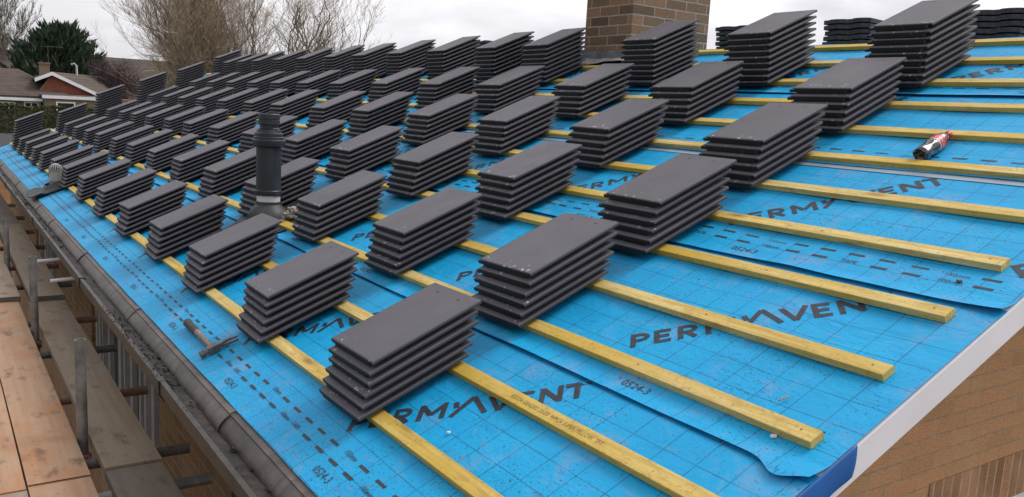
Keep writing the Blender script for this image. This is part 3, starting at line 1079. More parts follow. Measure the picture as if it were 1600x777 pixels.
ORD = ['lowest', 'second', 'third', 'fourth', 'topmost']
for k, e in enumerate(SHEETS):
    top = (SHEETS[k + 1] + 0.03 if k + 1 < len(SHEETS) else ENDV) - e
    mb = MB()
    nu = 300
    ws = [0, 0.012, 0.03, 0.05, 0.07, 0.10] + [0.10 + (top - 0.055 - 0.10) * i / 8 for i in range(1, 9)] + [top - 0.042, top - 0.030, top - 0.018, top]
    us = [U0 + 0.54 * i / 36 for i in range(36)] + [U0 + 0.54 + (U1 - U0 - 0.54) * (0.35 * i / (nu - 36) + 0.65 * (i / (nu - 36)) ** 2) for i in range(nu - 35)]
    def fn(i, j):
        u = us[round(i * nu)]
        w = ws[round(j * (len(ws) - 1))]
        if w == 0:
            w = 0.004 * mnoise.noise((u * 2.0, k * 5.0, 1.0)) if k else 0.003 * mnoise.noise((u * 3, 0, 0))
            if k == 1 and u < 0.05:
                w -= 0.036 * math.exp(-((u + 0.215) / 0.052) ** 2)
            return RP(u, e + w, lift_fn(k, u, 0))
        return S(k, u, w)
    mb.grid(fn, nu, len(ws) - 1, uvfn=lambda i, j: (us[round(i * nu)] + 3, ws[round(j * (len(ws) - 1))] + k * 0.0))
    mat = membrane_material('blue_membrane_%s' % ORD[k], UOFF[k])
    o = mb.build('roofing_membrane', [mat], smooth=True, weld=False)
    at = o.data.attributes.new('mud', 'FLOAT', 'POINT')
    vals = []
    for v in o.data.vertices:
        vv_ = v.co.x * CP + v.co.z * SP
        q = max(0.0, 1 - vv_ / 0.30) * (0.55 + 0.6 * mnoise.noise((v.co.y * 0.9, vv_ * 3, 0)))
        vals.append(max(0, min(1, q * 1.2)))
    at.data.foreach_set('value', vals)
    lab = {0: 'lowest blue printed roofing membrane strip, lying along the gutter',
           1: 'second blue membrane strip up from the gutter, its corner curling over the white barge board',
           2: 'third blue membrane strip up, with 150mm marks beside the batten ends',
           3: 'fourth blue membrane strip up from the gutter, under the dark drink bottle',
           4: 'topmost blue membrane strip just below the ridge and chimney'}[k]
    tag(o, lab, 'roofing membrane', 'blue roofing membrane strips')
    pr = MB()
    u = PERM0[k] - 2 * 1.071 if k else PERM0[k] - 1.071
    while u < U1 - 0.2:
        if u > U0 + 0.80 or k in (2,) and u > -0.3:
            if u - 0.56 > U0 + 0.01 or k in (2, 3):
                if u - 0.56 > U0 + 0.01:
                    big_word(pr, k, u, 0.197)
                else:            # word cut by the sheet edge
                    sub = MB()
                    big_word(sub, k, u, 0.197)
                    for f in sub.f:
                        if all(sub.v[i][1] > U0 + 0.004 for i in f):
                            pr.face([sub.v[i] for i in f])
        u += 1.071
    # dash rows with small texts
    off = [0.0, 0.02, 0.01, 0.05, 0.03][k]
    n = 0
    u = U1 - 0.1
    u = 1.102 + off + 0.1085 * 125 if k == 0 else 0.063 + off * 0 + 0.1085 * 138
    while u - 0.057 > U0 + 0.003:
        ri = round((u - (1.102 if k == 0 else 0.063)) / 0.1085)
        if ri % 6 == (4 if k == 0 else 5) and u < 6:
            small_text(pr, k, '150mm', u - 0.0, 0.143)
        else:
            dash(pr, k, u, 0.148 if k == 0 else 0.158)
        ub = u - (0.096 if k == 0 else 0.001)
        if ri % 6 == (3 if k == 0 else 5) and u < 6:
            small_text(pr, k, '100mm', ub, 0.096 if k == 0 else 0.102)
        elif ri % 6 == 2 and u < 6:
            small_text(pr, k, 'TAPE', ub, 0.096 if k == 0 else 0.102)
        elif ub - 0.057 > U0:
            dash(pr, k, ub, 0.100 if k == 0 else 0.108)
        u -= 0.1085
    u = [0.90, 0.40, 0.69, 0.12, 0.5][k]
    while u < 7:
        small_text(pr, k, '0524-3', u, 0.040)
        u += 0.92
    pr.build('printed_lettering', M['ink'], o)
    if k == 1:          # curled flap hanging over the barge board
        fl = MB()
        def ff_(i, j):
            v = e - 0.13 + 0.292 * i + 0.016 * j * math.sin(i * 3.1)
            if i > 0.93:
                v -= 0.010 * j
            r = 0.0035
            drop = 0.070 - 0.006 * i + 0.005 * math.sin(i * 8)
            if j < 0.2:
                q = j / 0.2 * PI / 2
                y = U0 - 0.003 - r * math.sin(q)
                z = 0.0040 - r * (1 - math.cos(q))
            else:
                q = (j - 0.2) / 0.8
                y = U0 - 0.003 - r - (0.016 * q * q * (1 - i) ** 1.5) - 0.003 * math.sin(q * PI)
                z = 0.0040 - r - q * drop
            return RP(y, v, 0) + Vector((0, 0, z))
        fl.grid(ff_, 20, 14)
        fo = fl.build('curled_edge', M['membrane_back'], o, smooth=True)
        mm = fo.modifiers.new('t', 'SOLIDIFY')
        mm.thickness = 0.0012
    if k == 3:          # pale tape band showing along the lifted edge
        tp = MB()
        tp.grid(lambda i, j: RP(U0 + 0.02 + 4.0 * i, e - 0.028 + 0.04 * j, 0.0065 + 0.002 * j), 60, 1)
        tp.build('edge_tape', M['tape'], o)

# the rear slope has a membrane too
rm = MB()
rm.grid(lambda i, j: rear(U0 + (U1 - U0) * i, RIDGE_V - 0.003 - 2.2 * j, 0.004), 60, 6, uvfn=lambda i, j: (U0 + (U1 - U0) * i, 2.2 * j))
tag(rm.build('roofing_membrane', [membrane_material('blue_membrane_rear', 0.0)]), 'blue membrane sheet on the far slope, hidden behind the ridge batten', 'roofing membrane', 'blue roofing membrane strips')

# ------------------------------------------------------------------ battens
ends = {1: -0.24, 2: -0.232, 3: -0.2225, 4: -0.208, 5: -0.192, 6: -0.1815}
NTH = ['first', 'second', 'third', 'fourth', 'fifth', 'sixth', 'seventh', 'eighth', 'ninth', 'tenth', 'eleventh', 'twelfth', 'thirteenth']
BATS = []
for k in range(1, 14):
    v0 = B1 + (k - 1) * GAUGE - (0.010 if k == 13 else 0)
    u0 = ends.get(k, -0.175 - 0.01 * (k % 3))
    random.seed(40 + k)
    mb = MB()
    n = 40
    def cross(u):
        dv = 0.003 * mnoise.noise((u * 0.7, k * 4.0, 0))
        return [(v0 + dv, 0.0065), (v0 + 0.05 + dv, 0.0065), (v0 + 0.05 + dv, 0.0275), (v0 + dv, 0.0275)]
    u1 = U1 - 0.1
    base = len(mb.v)
    c0 = 0.0013
    pts = []
    for i in range(n + 1):
        u = u0 + (u1 - u0) * (i / n) ** 1.3
        dv = 0.003 * mnoise.noise((u * 0.7, k * 4.0, 0))
        ring = [(0, 0.0062), (0.05, 0.0062), (0.05, 0.0272 - c0), (0.05 - c0, 0.0272), (c0, 0.0272), (0, 0.0272 - c0)]
        pts.append([RP(u, v0 + dv + a, h) for a, h in ring])
    for i in range(n):
        for s_ in range(6):
            s2 = (s_ + 1) % 6
            mb.face([pts[i][s_], pts[i + 1][s_], pts[i + 1][s2], pts[i][s2]][::-1])
    mb.face(pts[0])
    mb.face(pts[n][::-1])
    lab = 'yellow timber roof batten, %s up from the gutter' % NTH[k - 1]
    if k == 13:
        lab = 'topmost yellow timber batten running along the ridge'
    elif k == 12:
        lab = 'yellow timber batten next below the ridge batten'
    o = mb.build('roof_batten', M['batten'], weld=True)
    # object origin at the near end, local axes along the roof
    Mw = Matrix.Translation(RP(u0, v0, 0)) @ ROOF_ROT.to_4x4()
    o.data.transform(Mw.inverted())
    o.matrix_world = Mw
    o.data.update()
    BATS.append(o)
    tag(o, lab, 'batten', 'yellow battens nailed across the membrane')
    if k == 2:
        vv, ff = text_mesh('BS5534 GRADED 25x50  WPCA SUPER YELLOW  TFT', 0.024)
        wid = max(v.x for v in vv)
        st = MB()
        for f in ff:
            st.face([(vv[i].y * 0.9 + 0.016, 0.62 - u0 - vv[i].x * 0.42 / wid, 0.0278) for i in f])
        st.build('ink_stamp', M['stamp_ink'], o)
    if k in (3, 4, 5, 6):
        for du in (0.045, 0.62, 1.24):
            nl = MB()
            nl.tube([(0.027, du, 0.026), (0.027, du, 0.0279)], 0.0032, 8)
            nl.build('nail_head', M['steel_dark'], o)

# ------------------------------------------------------------------ flat roof tiles
def tile_mesh(seed):
    random.seed(seed)
    W, Ln, T0 = 0.335, 0.420, 0.0283
    mb = MB()
    b1, b2 = 0.012, T0
    # main slab (x up-slope, y across, z out); local origin: tail, near-verge side, underside
    mb.b2((0, 0.030, b1), (Ln, 0.306, b2))
    mb.b2((0, 0.0, 0.0165), (Ln, 0.0302, b2))           # upper lip over the next tile
    mb.b2((0.004, 0.3058, 0.0045), (Ln, W, 0.0165))     # lower tongue
    mb.b2((0.0, 0.036, 0.0015), (0.020, 0.298, b1 + 0.0005))   # downstand at the tail
    mb.b2((0.05, 0.034, 0.004), (Ln - 0.01, 0.050, b1 + 0.0005))  # lock rib
    mb.b2((Ln - 0.030, 0.07, 0.0), (Ln - 0.008, 0.15, b1 + 0.0005))  # nibs
    mb.b2((Ln - 0.030, 0.20, 0.0), (Ln - 0.008, 0.28, b1 + 0.0005))
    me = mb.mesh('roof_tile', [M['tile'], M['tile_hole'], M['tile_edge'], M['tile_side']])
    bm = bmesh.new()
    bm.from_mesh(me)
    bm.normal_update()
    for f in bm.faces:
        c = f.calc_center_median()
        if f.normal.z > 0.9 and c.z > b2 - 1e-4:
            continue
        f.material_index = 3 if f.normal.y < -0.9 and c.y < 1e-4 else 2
    # soften the exposed tail and side edges of the slab
    eds = []
    for ed in bm.edges:
        a, b_ = ed.verts
        if abs(a.co.z - b2) < 1e-6 and abs(b_.co.z - b2) < 1e-6:
            if (abs(a.co.x) < 1e-6 and abs(b_.co.x) < 1e-6) or (abs(a.co.y) < 1e-6 and abs(b_.co.y) < 1e-6):
                eds.append(ed)
    bmesh.ops.bevel(bm, geom=eds, offset=0.0045, segments=2, affect='EDGES', profile=0.5)
    # nail holes: two small dark recess discs at the head
    for y in (0.085, 0.222):
        for (x, r) in ((0.382, 0.0042),):
            vs_ = [bm.verts.new((x + r * 1.4 * math.cos(a * PI / 4), y + r * math.sin(a * PI / 4), b2 + 0.0003)) for a in range(8)]
            f = bm.faces.new(vs_)
            f.material_index = 1
    bm.to_mesh(me)
    bm.free()
    return me


TM = [tile_mesh(1)]
random.seed(3)
ROWV = [0.233, 0.854, 1.455, 2.076, 2.690, 3.294]     # tail of the bottom tile in each row
rows_u = {
    1: [0.927, 1.886, 2.862, 3.798, 4.757, 5.757, 6.81, 7.86, 8.82, 9.89, 10.82, 11.80, 12.75],
    2: [0.917, 1.863, 2.815, 3.80, 4.795, 5.785, 6.745, 7.72, 8.66, 9.72, 10.58, 11.54, 12.55],
    3: [0.905, 1.862, 2.795, 3.722, 4.68, 5.70, 6.72, 7.73, 8.65, 9.63, 10.57, 11.40, 12.45],
    4: [0.928, 1.890, 2.795, 3.748, 4.725, 5.60, 6.68, 7.58, 8.55, 9.50, 10.45, 11.40, 12.40],
    5: [0.945, 1.89, 2.80, 3.770, 4.665, 5.61, 6.58, 7.50, 8.40, 9.27, 10.2, 11.15, 12.15],
    6: [0.930, 1.83, 2.755, 3.93, 4.65, 5.49, 6.37, 7.22, 8.06, 8.97, 9.90, 10.76, 11.50, 12.20]}
STACKS = []
for r in range(1, 7):
    for i, u in enumerate(rows_u[r]):
        STACKS.append((r, i, u, 9 if r == 6 else 6))
    STACKS.append((r, len(rows_u[r]), [13.70, 13.40, 13.50, 13.15, 13.05, 12.95][r - 1], [11, 9, 11, 11, 10, 10][r - 1]))
cam_loc = Vector((-0.858, -1.385, 1.098))
STACKS.sort(key=lambda s: (RP(s[2], ROWV[s[0] - 1]) - cam_loc).length)
LIMIT = 300
count = 0
ROWN = ['row beside the gutter', 'second row up from gutter', 'third row up from gutter', 'fourth row up from gutter', 'fifth row up from gutter', 'top row below ridge']
STN = ['nearest stack'] + [w_ + ' nearest stack' for w_ in ('second', 'third', 'fourth', 'fifth', 'sixth', 'seventh', 'eighth', 'ninth', 'tenth', 'eleventh', 'twelfth')]
TN = ['top tile', 'second tile down', 'third tile down', 'fourth tile down', 'fifth tile down', 'sixth tile down', 'seventh tile down', 'eighth tile down', 'bottom tile']
rest = MB()
stuff_bits = []
n_ind = 0
for (r, i, u, nt_) in STACKS:
    random.seed(1000 * r + i)
    pitch_t = 0.0295 if r < 6 else 0.0312
    lean = 0.0208 if r < 6 else 0.0126
    if i == len(rows_u[r]):
        pitch_t, lean = 0.0345, 0.021
    su, srot = random.uniform(-0.004, 0.004), random.uniform(-0.020, 0.020)
    driftu = random.uniform(-0.0022, 0.0022)
    as_things = n_ind + nt_ <= LIMIT
    for t in range(nt_):
        du = su + driftu * t + random.uniform(-0.003, 0.003)
        dv = lean * t + random.uniform(-0.0055, 0.0055)
        h = 0.0272 + pitch_t * t + (0.0005 if t else 0)
        rz = srot + random.uniform(-0.009, 0.009)
        Mt = Matrix.Translation(RP(u + du, ROWV[r - 1] + dv, h)) @ ROOF_ROT.to_4x4() @ Matrix.Rotation(rz, 4, 'Z') @ Matrix.Rotation(random.uniform(-0.003, 0.003), 4, 'Y')
        if as_things:
            o = D.objects.new('roof_tile', TM[0])
            COL.objects.link(o)
            o.matrix_world = Mt
            down = nt_ - 1 - t
            tn = 'bottom tile' if t == 0 else TN[down]
            tag(o, 'grey roof tile, %s in the %s, %s' % (tn, STN[i], ROWN[r - 1]), 'roof tile', 'flat grey roof tiles stacked on the battens')
            n_ind += 1
        else:
            stuff_bits.append(Mt)
bm = bmesh.new()
src = TM[0]
for Mt in stuff_bits:
    tmp = src.copy()
    tmp.transform(Mt)
    bm.from_mesh(tmp)
    D.meshes.remove(tmp)
sm = D.meshes.new('far_roof_tiles')
bm.to_mesh(sm)
bm.free()
sm.materials.append(M['tile'])
for k_ in ('tile_hole', 'tile_edge', 'tile_side'):
    sm.materials.append(M[k_])
so2 = D.objects.new('far_roof_tiles', sm)
COL.objects.link(so2)
tag(so2, 'the many farther stacks of flat grey roof tiles towards the far end', 'roof tiles', 'flat grey roof tiles stacked on the battens', 'stuff')

# ------------------------------------------------------------------ old black pantiles stacked at the ridge
def pantile_mesh():
    mb = MB()
    Wp, Lp, th = 0.33, 0.42, 0.026
    def zt(y):
        a = (y / Wp) * 2.0
        f = a - math.floor(a)
        return 0.0045 * math.sin(f * PI) ** 0.8 if f < 0.8 else 0.0
    n = 20
    ring_t = [(Wp * k / n, zt(Wp * k / n) + th) for k in range(n + 1)]
    ring_b = [(Wp * k / n, zt(Wp * k / n) * 1.3) for k in range(n + 1)]
    poly = ring_b + ring_t[::-1]
    mb.prism([(0, y, z) for y, z in poly], (Lp, 0, 0))
    mb.b2((Lp - 0.03, 0.05, -0.008), (Lp - 0.01, 0.12, 0.004))
    mb.b2((Lp - 0.03, 0.21, -0.008), (Lp - 0.01, 0.28, 0.004))
    return mb.mesh('ridged_roof_tile', [M['pantile']])


PM = pantile_mesh()
pst = [(1.86, 'second from the right', 0.0), (0.965, 'rightmost', 0.0), (2.78, 'third from the right', 0.0), (6.20, 'leftmost', 0.0)]
for (u, nm, _) in pst:
    random.seed(int(u * 100))
    for t in range(5):
        z = 1.615 + 0.0335 * t + (0.02 if u > 5 else 0)
        o = D.objects.new('ridged_roof_tile', PM)
        COL.objects.link(o)
        o.matrix_world = Matrix.Translation((3.93 + random.uniform(-0.006, 0.006), u + random.uniform(-0.008, 0.008), z)) @ Matrix.Rotation(random.uniform(-0.03, 0.03), 4, 'Z') @ Matrix.Rotation(0.03, 4, 'Y')
        tn = ['bottom', 'fourth', 'middle', 'second', 'top'][t]
        tag(o, 'black ridged tile, %s in the %s stack behind ridge batten' % (tn, nm), 'roof tile', 'old black ridged tiles stacked behind the ridge')
# timber that carries each of these stacks on the rear slope
for (u, nm, _) in pst:
    b_ = MB()
    zt2 = 1.606 + (0.02 if u > 5 else 0)
    b_.hexa([Vector((x, y, z)) for x in (3.98, 4.33) for y in (u - 0.03, u + 0.36) for z in ((2 * XR - x) * math.tan(PITCH) + 0.006, zt2)])
    tag(b_.build('timber_packer', M['batten']), 'yellow timber packer under the %s stack of black ridged tiles' % nm, 'timber', 'timber packers behind the ridge')

# ------------------------------------------------------------------ black vent pipe
pu, pv = 3.70, 0.90
pb = RP(pu, pv)
vp = empty('vent_pipe', pb, 'tall slate black vent pipe standing between tile stacks', 'vent pipe')
R_ = 0.073
b_ = MB()
b_.lathe([(R_, 0.169), (R_, 0.455), (R_ - 0.006, 0.46)], 40)
b_.lathe([(R_ + 0.004, 0.168), (R_ + 0.006, 0.172), (R_ + 0.006, 0.196), (R_ + 0.002, 0.20)], 40)
b_.build('pipe', M['pipe'], vp, smooth=True)
b_ = MB()
b_.lathe([(R_ - 0.004, 0.09), (R_ - 0.004, 0.168)], 40)
b_.build('pale_band', M['white_block'], vp, smooth=True)
b_ = MB()
b_.lathe([(R_ + 0.004, 0.455), (0.094, 0.462), (0.097, 0.470), (0.097, 0.498), (0.090, 0.503), (0.090, 0.515), (0.082, 0.520), (0.082, 0.538), (0.074, 0.543), (0.070, 0.560), (0.062, 0.562)], 40)
b_.build('collar', M['pipe'], vp, smooth=True)
b_ = MB()
b_.lathe([(0.058, 0.560), (0.060, 0.566), (0.054, 0.572), (0.054, 0.590)], 32, capb=False)
b_.lathe([(0.058, 0.588), (0.064, 0.592), (0.064, 0.616), (0.061, 0.618), (0.061, 0.622), (0.064, 0.624), (0.064, 0.650), (0.058, 0.656), (0.055, 0.648), (0.0, 0.646)], 40, capt=False)
b_.build('cap', M['pipe'], vp, smooth=True)
b_ = MB()
b_.lathe([(0.122, -0.06), (0.128, -0.01), (0.127, 0.025), (0.118, 0.058), (0.101, 0.086), (0.082, 0.103), (0.074, 0.112), (0.0735, 0.130)], 36)
b_.build('rubber_boot', M['rubber'], vp, smooth=True)
b_ = MB()
def fsk(i, j):
    a = 2 * PI * i
    rr = 0.10 + 0.20 * j * (1 + 0.18 * mnoise.noise((math.cos(a) * 1.4, math.sin(a) * 1.4, 3)))
    v, u = rr * math.cos(a) * 0.95, rr * math.sin(a) * 1.15
    h = 0.012 + 0.022 * (1 - j) ** 2 + 0.014 * (0.5 + 0.5 * math.sin(5 * a)) * j
    return RP(pu + u, pv + v, h) - pb
b_.grid(fsk, 48, 8)
b_.build('flashing_skirt', M['rubber'], vp, smooth=True)
# scrap of mineral wool beside the pipe, grey lead offcut
random.seed(9)
w = MB()
for k in range(60):
    a = random.random() * 2 * PI
    rr = 0.055 * math.sqrt(random.random())
    q = RP(pu - 0.22 + rr * math.cos(a), pv + 0.12 + 1.4 * rr * math.sin(a), 0.02 + 0.05 * random.random())
    Rr = Matrix.Rotation(random.random() * 6, 3, 'Z') @ Matrix.Rotation(random.random() * 6, 3, 'X')
    w.box(q, (0.03, 0.022, 0.014), Rr)
tag(w.build('insulation_scrap', M['wool'], bevel=0.003), 'torn tuft of beige mineral wool beside the black vent pipe', 'insulation')

# ------------------------------------------------------------------ small vent near the gutter
vu, vv_ = 8.28, 0.20
vb = RP(vu, vv_)
sv = empty('roof_vent', vb, 'short grey roof vent with domed slotted cap near the far gutter', 'vent')
b_ = MB()
b_.lathe([(0.062, -0.02), (0.062, 0.075), (0.064, 0.078), (0.064, 0.092), (0.062, 0.095), (0.062, 0.185), (0.066, 0.188), (0.066, 0.194)], 32)
b_.build('pipe', M['vent_grey'], sv, smooth=True)
b_ = MB()
nrib = 18
for k in range(nrib):
    a = 2 * PI * k / nrib
    pts = [Vector((0.062 * math.cos(t) * math.cos(a), 0.062 * math.cos(t) * math.sin(a), 0.192 + 0.062 * math.sin(t))) for t in (0.0, 0.35, 0.7, 1.05, 1.35)]
    b_.tube(pts, 0.0042, 6)
b_.lathe([(0.020, 0.250), (0.018, 0.256), (0.008, 0.259)], 20)
b_.build('slotted_cap', M['vent_grey'], sv, smooth=True)
b_ = MB()
b_.lathe([(0.045, 0.188), (0.045, 0.215), (0.030, 0.235), (0.010, 0.245)], 20)
b_.build('dark_core', M['black_plastic'], sv, smooth=True)
b_ = MB()
def fv(i, j):
    a = 2 * PI * i
    rr = 0.066 + (0.15) * j
    ca, sa = math.cos(a), math.sin(a)
    sq = 1.0 / max(abs(ca), abs(sa)) ** 0.7
    v, u = rr * ca * sq * 1.15, rr * sa * sq * 1.25
    h = 0.010 + 0.060 * (1 - j) ** 3.6 + 0.016 * j * (0.5 + 0.5 * math.sin(3 * a + 1)) + (0.020 * j if v < -0.12 else 0)
    return RP(vu + u, vv_ + v - 0.02 * j, h) - vb
b_.grid(fv, 48, 9)
fo = b_.build('rubber_flange', M['rubber'], sv, smooth=True)
mm = fo.modifiers.new('t', 'SOLIDIFY')
mm.thickness = 0.008

# ------------------------------------------------------------------ claw hammer on the lowest sheet
hm = empty('claw_hammer', RP(2.35, 0.10, 0.006), 'worn claw hammer with dark grip lying near the gutter', 'hammer')
def HP(a, b, h):          # a along the shaft towards the head, b towards the claw
    return RP(2.58 - a, 0.103 - 0.006 * a / 0.45 + b, h + 0.006) - RP(2.35, 0.10, 0.006)
b_ = MB()
b_.tube([HP(0.17, 0, 0.017), (HP(0.28, 0, 0.017)), HP(0.40, 0.0, 0.016), HP(0.455, 0.0, 0.016)], [0.0145, 0.0135, 0.012, 0.011], 14)
b_.build('shaft', M['hammer_wood'], hm, smooth=True)
b_ = MB()
b_.tube([HP(-0.004, 0, 0.019), HP(0.0, 0, 0.019), HP(0.01, 0, 0.020), HP(0.06, 0, 0.018), HP(0.12, 0, 0.019), HP(0.165, 0, 0.018), HP(0.185, 0, 0.016)], [0.012, 0.017, 0.0205, 0.0175, 0.0185, 0.0165, 0.0145], 16)
b_.build('rubber_grip', M['hammer_grip'], hm, smooth=True)
b_ = MB()
ax = lambda b, h=0.0165, a=0.452: HP(a, b, h)
b_.tube([ax(-0.058), ax(-0.055), ax(-0.038), ax(-0.034)], [0.0135, 0.0152, 0.0152, 0.012], 18)
b_.tube([ax(-0.036), ax(-0.020)], [0.010, 0.011], 12)
b_.hexa([HP(a, b, h) for b in (-0.022, 0.022) for a in (0.436, 0.470) for h in (0.004, 0.032)])
for s_ in (-1, 1):     # two claws, a gap between them, curving down
    pts = []
    n = 8
    for k in range(n + 1):
        f = k / n
        b0 = 0.02 + 0.085 * f
        cw = 0.011 * (1 - 0.35 * f)
        gap = 0.0 if f < 0.12 else 0.0035 * min(1, (f - 0.12) * 3)
        th = 0.010 * (1 - f) + 0.0025
        aa = 0.452 + 0.018 * f * f
        lo, hi = gap, gap + cw
        pts.append([HP(aa - th, b0, 0.0175 + s_ * lo), HP(aa + th, b0, 0.0175 + s_ * lo), HP(aa + th, b0, 0.0175 + s_ * hi), HP(aa - th, b0, 0.0175 + s_ * hi)])
    for k in range(n):
        for q in range(4):
            q2 = (q + 1) % 4
            b_.face([pts[k][q], pts[k + 1][q], pts[k + 1][q2], pts[k][q2]])
    b_.face(pts[0])
    b_.face(pts[n])
b_.build('head', M['hammer_steel'], hm, smooth=True)

# ------------------------------------------------------------------ drink bottle lying against a batten
bl = Vector(RP(0.478, 2.515, 0.0365))
bot = empty('drink_bottle', RP(0.478, 2.515, 0.005), 'dark cola bottle with red label lying on the upper right membrane', 'bottle')
axis = (RP(0.492, 2.735, 0.034) - bl).normalized()
zq = Vector((0, 0, 1)).rotation_difference(axis).to_matrix().to_4x4()
BM = Matrix.Translation(bl - bot.location) @ zq
b_ = MB()
def foot(r, z, a, depth):
    return r
seg = 40
prof = [(0.012, 0.010), (0.020, 0.003), (0.028, 0.0), (0.0315, 0.006), (0.0325, 0.018), (0.0305, 0.040), (0.0285, 0.052), (0.0295, 0.064), (0.0325, 0.085), (0.0325, 0.100), (0.0305, 0.105), (0.0305, 0.150), (0.0315, 0.155), (0.0285, 0.172), (0.0215, 0.192), (0.0145, 0.208), (0.0125, 0.214), (0.0125, 0.222)]
base = len(b_.v)
for r, z in prof:
    for s_ in range(seg):
        a = 2 * PI * s_ / seg
        k = 1.0
        if z < 0.045:
            k = 1 - 0.20 * (1 - z / 0.045) * (0.5 + 0.5 * math.cos(5 * a))
        elif 0.052 < z < 0.10 or 0.155 < z < 0.195:
            k = 1 - 0.035 * abs(math.sin(4 * a))
        b_.v.append(tuple(BM @ Vector((r * k * math.cos(a), r * k * math.sin(a), z))))
for i in range(len(prof) - 1):
    for s_ in range(seg):
        s2 = (s_ + 1) % seg
        b_.f.append((base + i * seg + s_, base + i * seg + s2, base + (i + 1) * seg + s2, base + (i + 1) * seg + s_))
        b_.mi.append(0)
        b_.uv.append(None)
b_.f.append(tuple(base + s_ for s_ in range(seg))[::-1]); b_.mi.append(0); b_.uv.append(None)
b_.build('body', M['cola'], bot, smooth=True)
b_ = MB()
b_.lathe([(0.0309, 0.104), (0.0314, 0.1045), (0.0314, 0.1535), (0.0309, 0.154)], 40, BM, capb=False, capt=False)
lb = b_.build('label', M['label_red'], bot, smooth=True)
vv2, ff2 = text_mesh('Coca-Cola', 0.030, 0.35)
b_ = MB()
wd = max(v.x for v in vv2)
camdir = (Vector(cam_loc) - bl).normalized()
loc_cd = zq.to_3x3().inverted() @ camdir
a0 = math.atan2(loc_cd.y, loc_cd.x)
for f in ff2:
    pts = []
    for i in f:
        ang = a0 - 0.9 + (vv2[i].x / wd) * 1.9
        pts.append(BM @ Vector((0.0319 * math.cos(ang), 0.0319 * math.sin(ang), 0.118 + vv2[i].y * 0.95)))
    b_.face(pts)
b_.build('label_lettering', M['label_white'], lb)
b_ = MB()
b_.lathe([(0.0316, 0.1040), (0.0317, 0.1080)], 40, BM, capb=False, capt=False)
for q in range(3):
    a = a0 + 1.25 + 0.16 * q
    b_.face([BM @ Vector((0.0318 * math.cos(x), 0.0318 * math.sin(x), z)) for x, z in ((a, 0.112), (a + 0.1, 0.112), (a + 0.1, 0.140), (a, 0.140))])
b_.build('label_print', M['label_white'], lb)
b_ = MB()
b_.lathe([(0.0145, 0.214), (0.0150, 0.216), (0.0150, 0.232), (0.0135, 0.234)], 24, BM)
b_.build('cap', M['cap_red'], bot, smooth=True)

# ------------------------------------------------------------------ torn scraps and crumbs
sc = MB()
def fsc(i, j):
    return RP(4.36 + 0.26 * i, 3.40 + 0.16 * j * (1 - 0.4 * i), 0.008 + 0.07 * (1 - abs(2 * i - 1)) * (0.5 + 0.5 * j) + 0.015 * mnoise.noise((i * 4, j * 4, 0)))
sc.grid(fsc, 10, 6)
o = sc.build('membrane_scrap', M['membrane_back'], smooth=True)
o.modifiers.new('t', 'SOLIDIFY').thickness = 0.002
tag(o, 'torn dark blue membrane flap sticking up below the chimney lead', 'membrane scrap')
chips = [(0.667, 0.398, 0.005, 'pale stone chip beside the lettering near the second batten', M['label_white']),
         (-0.11, 1.735, 0.006, 'reddish crumb beside the 150mm mark', M['steel_rust']),
         (-0.12, 0.885, 0.006, 'white crumb near the cut end of the third batten', M['label_white'])]
for (u, v, r, lab, mt) in chips:
    c = MB()
    random.seed(int(u * 1000))
    for q in range(3):
        c.box(RP(u + random.uniform(-.004, .004), v + random.uniform(-.004, .004), 0.008), (r * 1.8, r * 1.3, r), Matrix.Rotation(random.random() * 3, 3, 'Z'))
    tag(c.build('stone_chip', mt, bevel=0.001), lab, 'debris', 'crumbs on the membrane')
tw = MB()
tw.tube([RP(-0.040, 1.005, 0.009), RP(-0.050, 1.022, 0.010), RP(-0.053, 1.036, 0.009)], 0.0022, 6)
tag(tw.build('wood_splinter', M['wool']), 'small wood splinter lying between the third and fourth batten ends', 'debris')

# ------------------------------------------------------------------ scaffold
ZB = -0.50
sf = empty('scaffold', (-0.33, 2.8, GROUND), 'steel tube scaffold frame along the gutter side of the house', 'scaffold')
sfl = Vector((-0.33, 2.8, GROUND))
def stube(name, a, b, mat, r=0.02415):
    mb = MB()
    a, b = Vector(a) - sfl, Vector(b) - sfl
    mb.tube([a, b], r, 18, cap=False)
    d = (b - a).normalized()
    # open ends: inner wall and a rim
    for e, s_ in ((a, 1), (b, -1)):
        mb.tube([e, e + d * s_ * 0.08], r - 0.004, 18, cap=False)
        o1 = d.orthogonal().normalized()
        o2_ = d.cross(o1)
        for q in range(18):
            a1, a2 = 2 * PI * q / 18, 2 * PI * (q + 1) / 18
            mb.face([e + (o1 * math.cos(x) + o2_ * math.sin(x)) * rr for x, rr in ((a1, r), (a2, r), (a2, r - 0.004), (a1, r - 0.004))])
    return mb.build(name, mat, sf, smooth=True)
for y, zt_ in ((2.80, -0.030), (4.90, -0.005), (7.25, -0.075), (9.9, 0.02), (12.6, -0.04)):
    stube('upright', (-0.329, y, GROUND), (-0.332, y, zt_), M['steel'])
for y in (0.2, 2.80, 4.90, 7.25, 9.9, 12.6):
    stube('upright', (-1.30, y, GROUND), (-1.30, y, 0.75), M['steel'])
stube('ledger', (-0.381, -2.2, ZB - 0.112), (-0.381, 14.2, ZB - 0.112), M['steel_dark'])
stube('ledger', (-1.25, -2.2, ZB - 0.112), (-1.25, 14.2, ZB - 0.112), M['steel_dark'])
stube('ledger', (-0.20, -2.2, ZB - 0.175), (-0.20, 14.2, ZB - 0.175), M['steel_dark'])
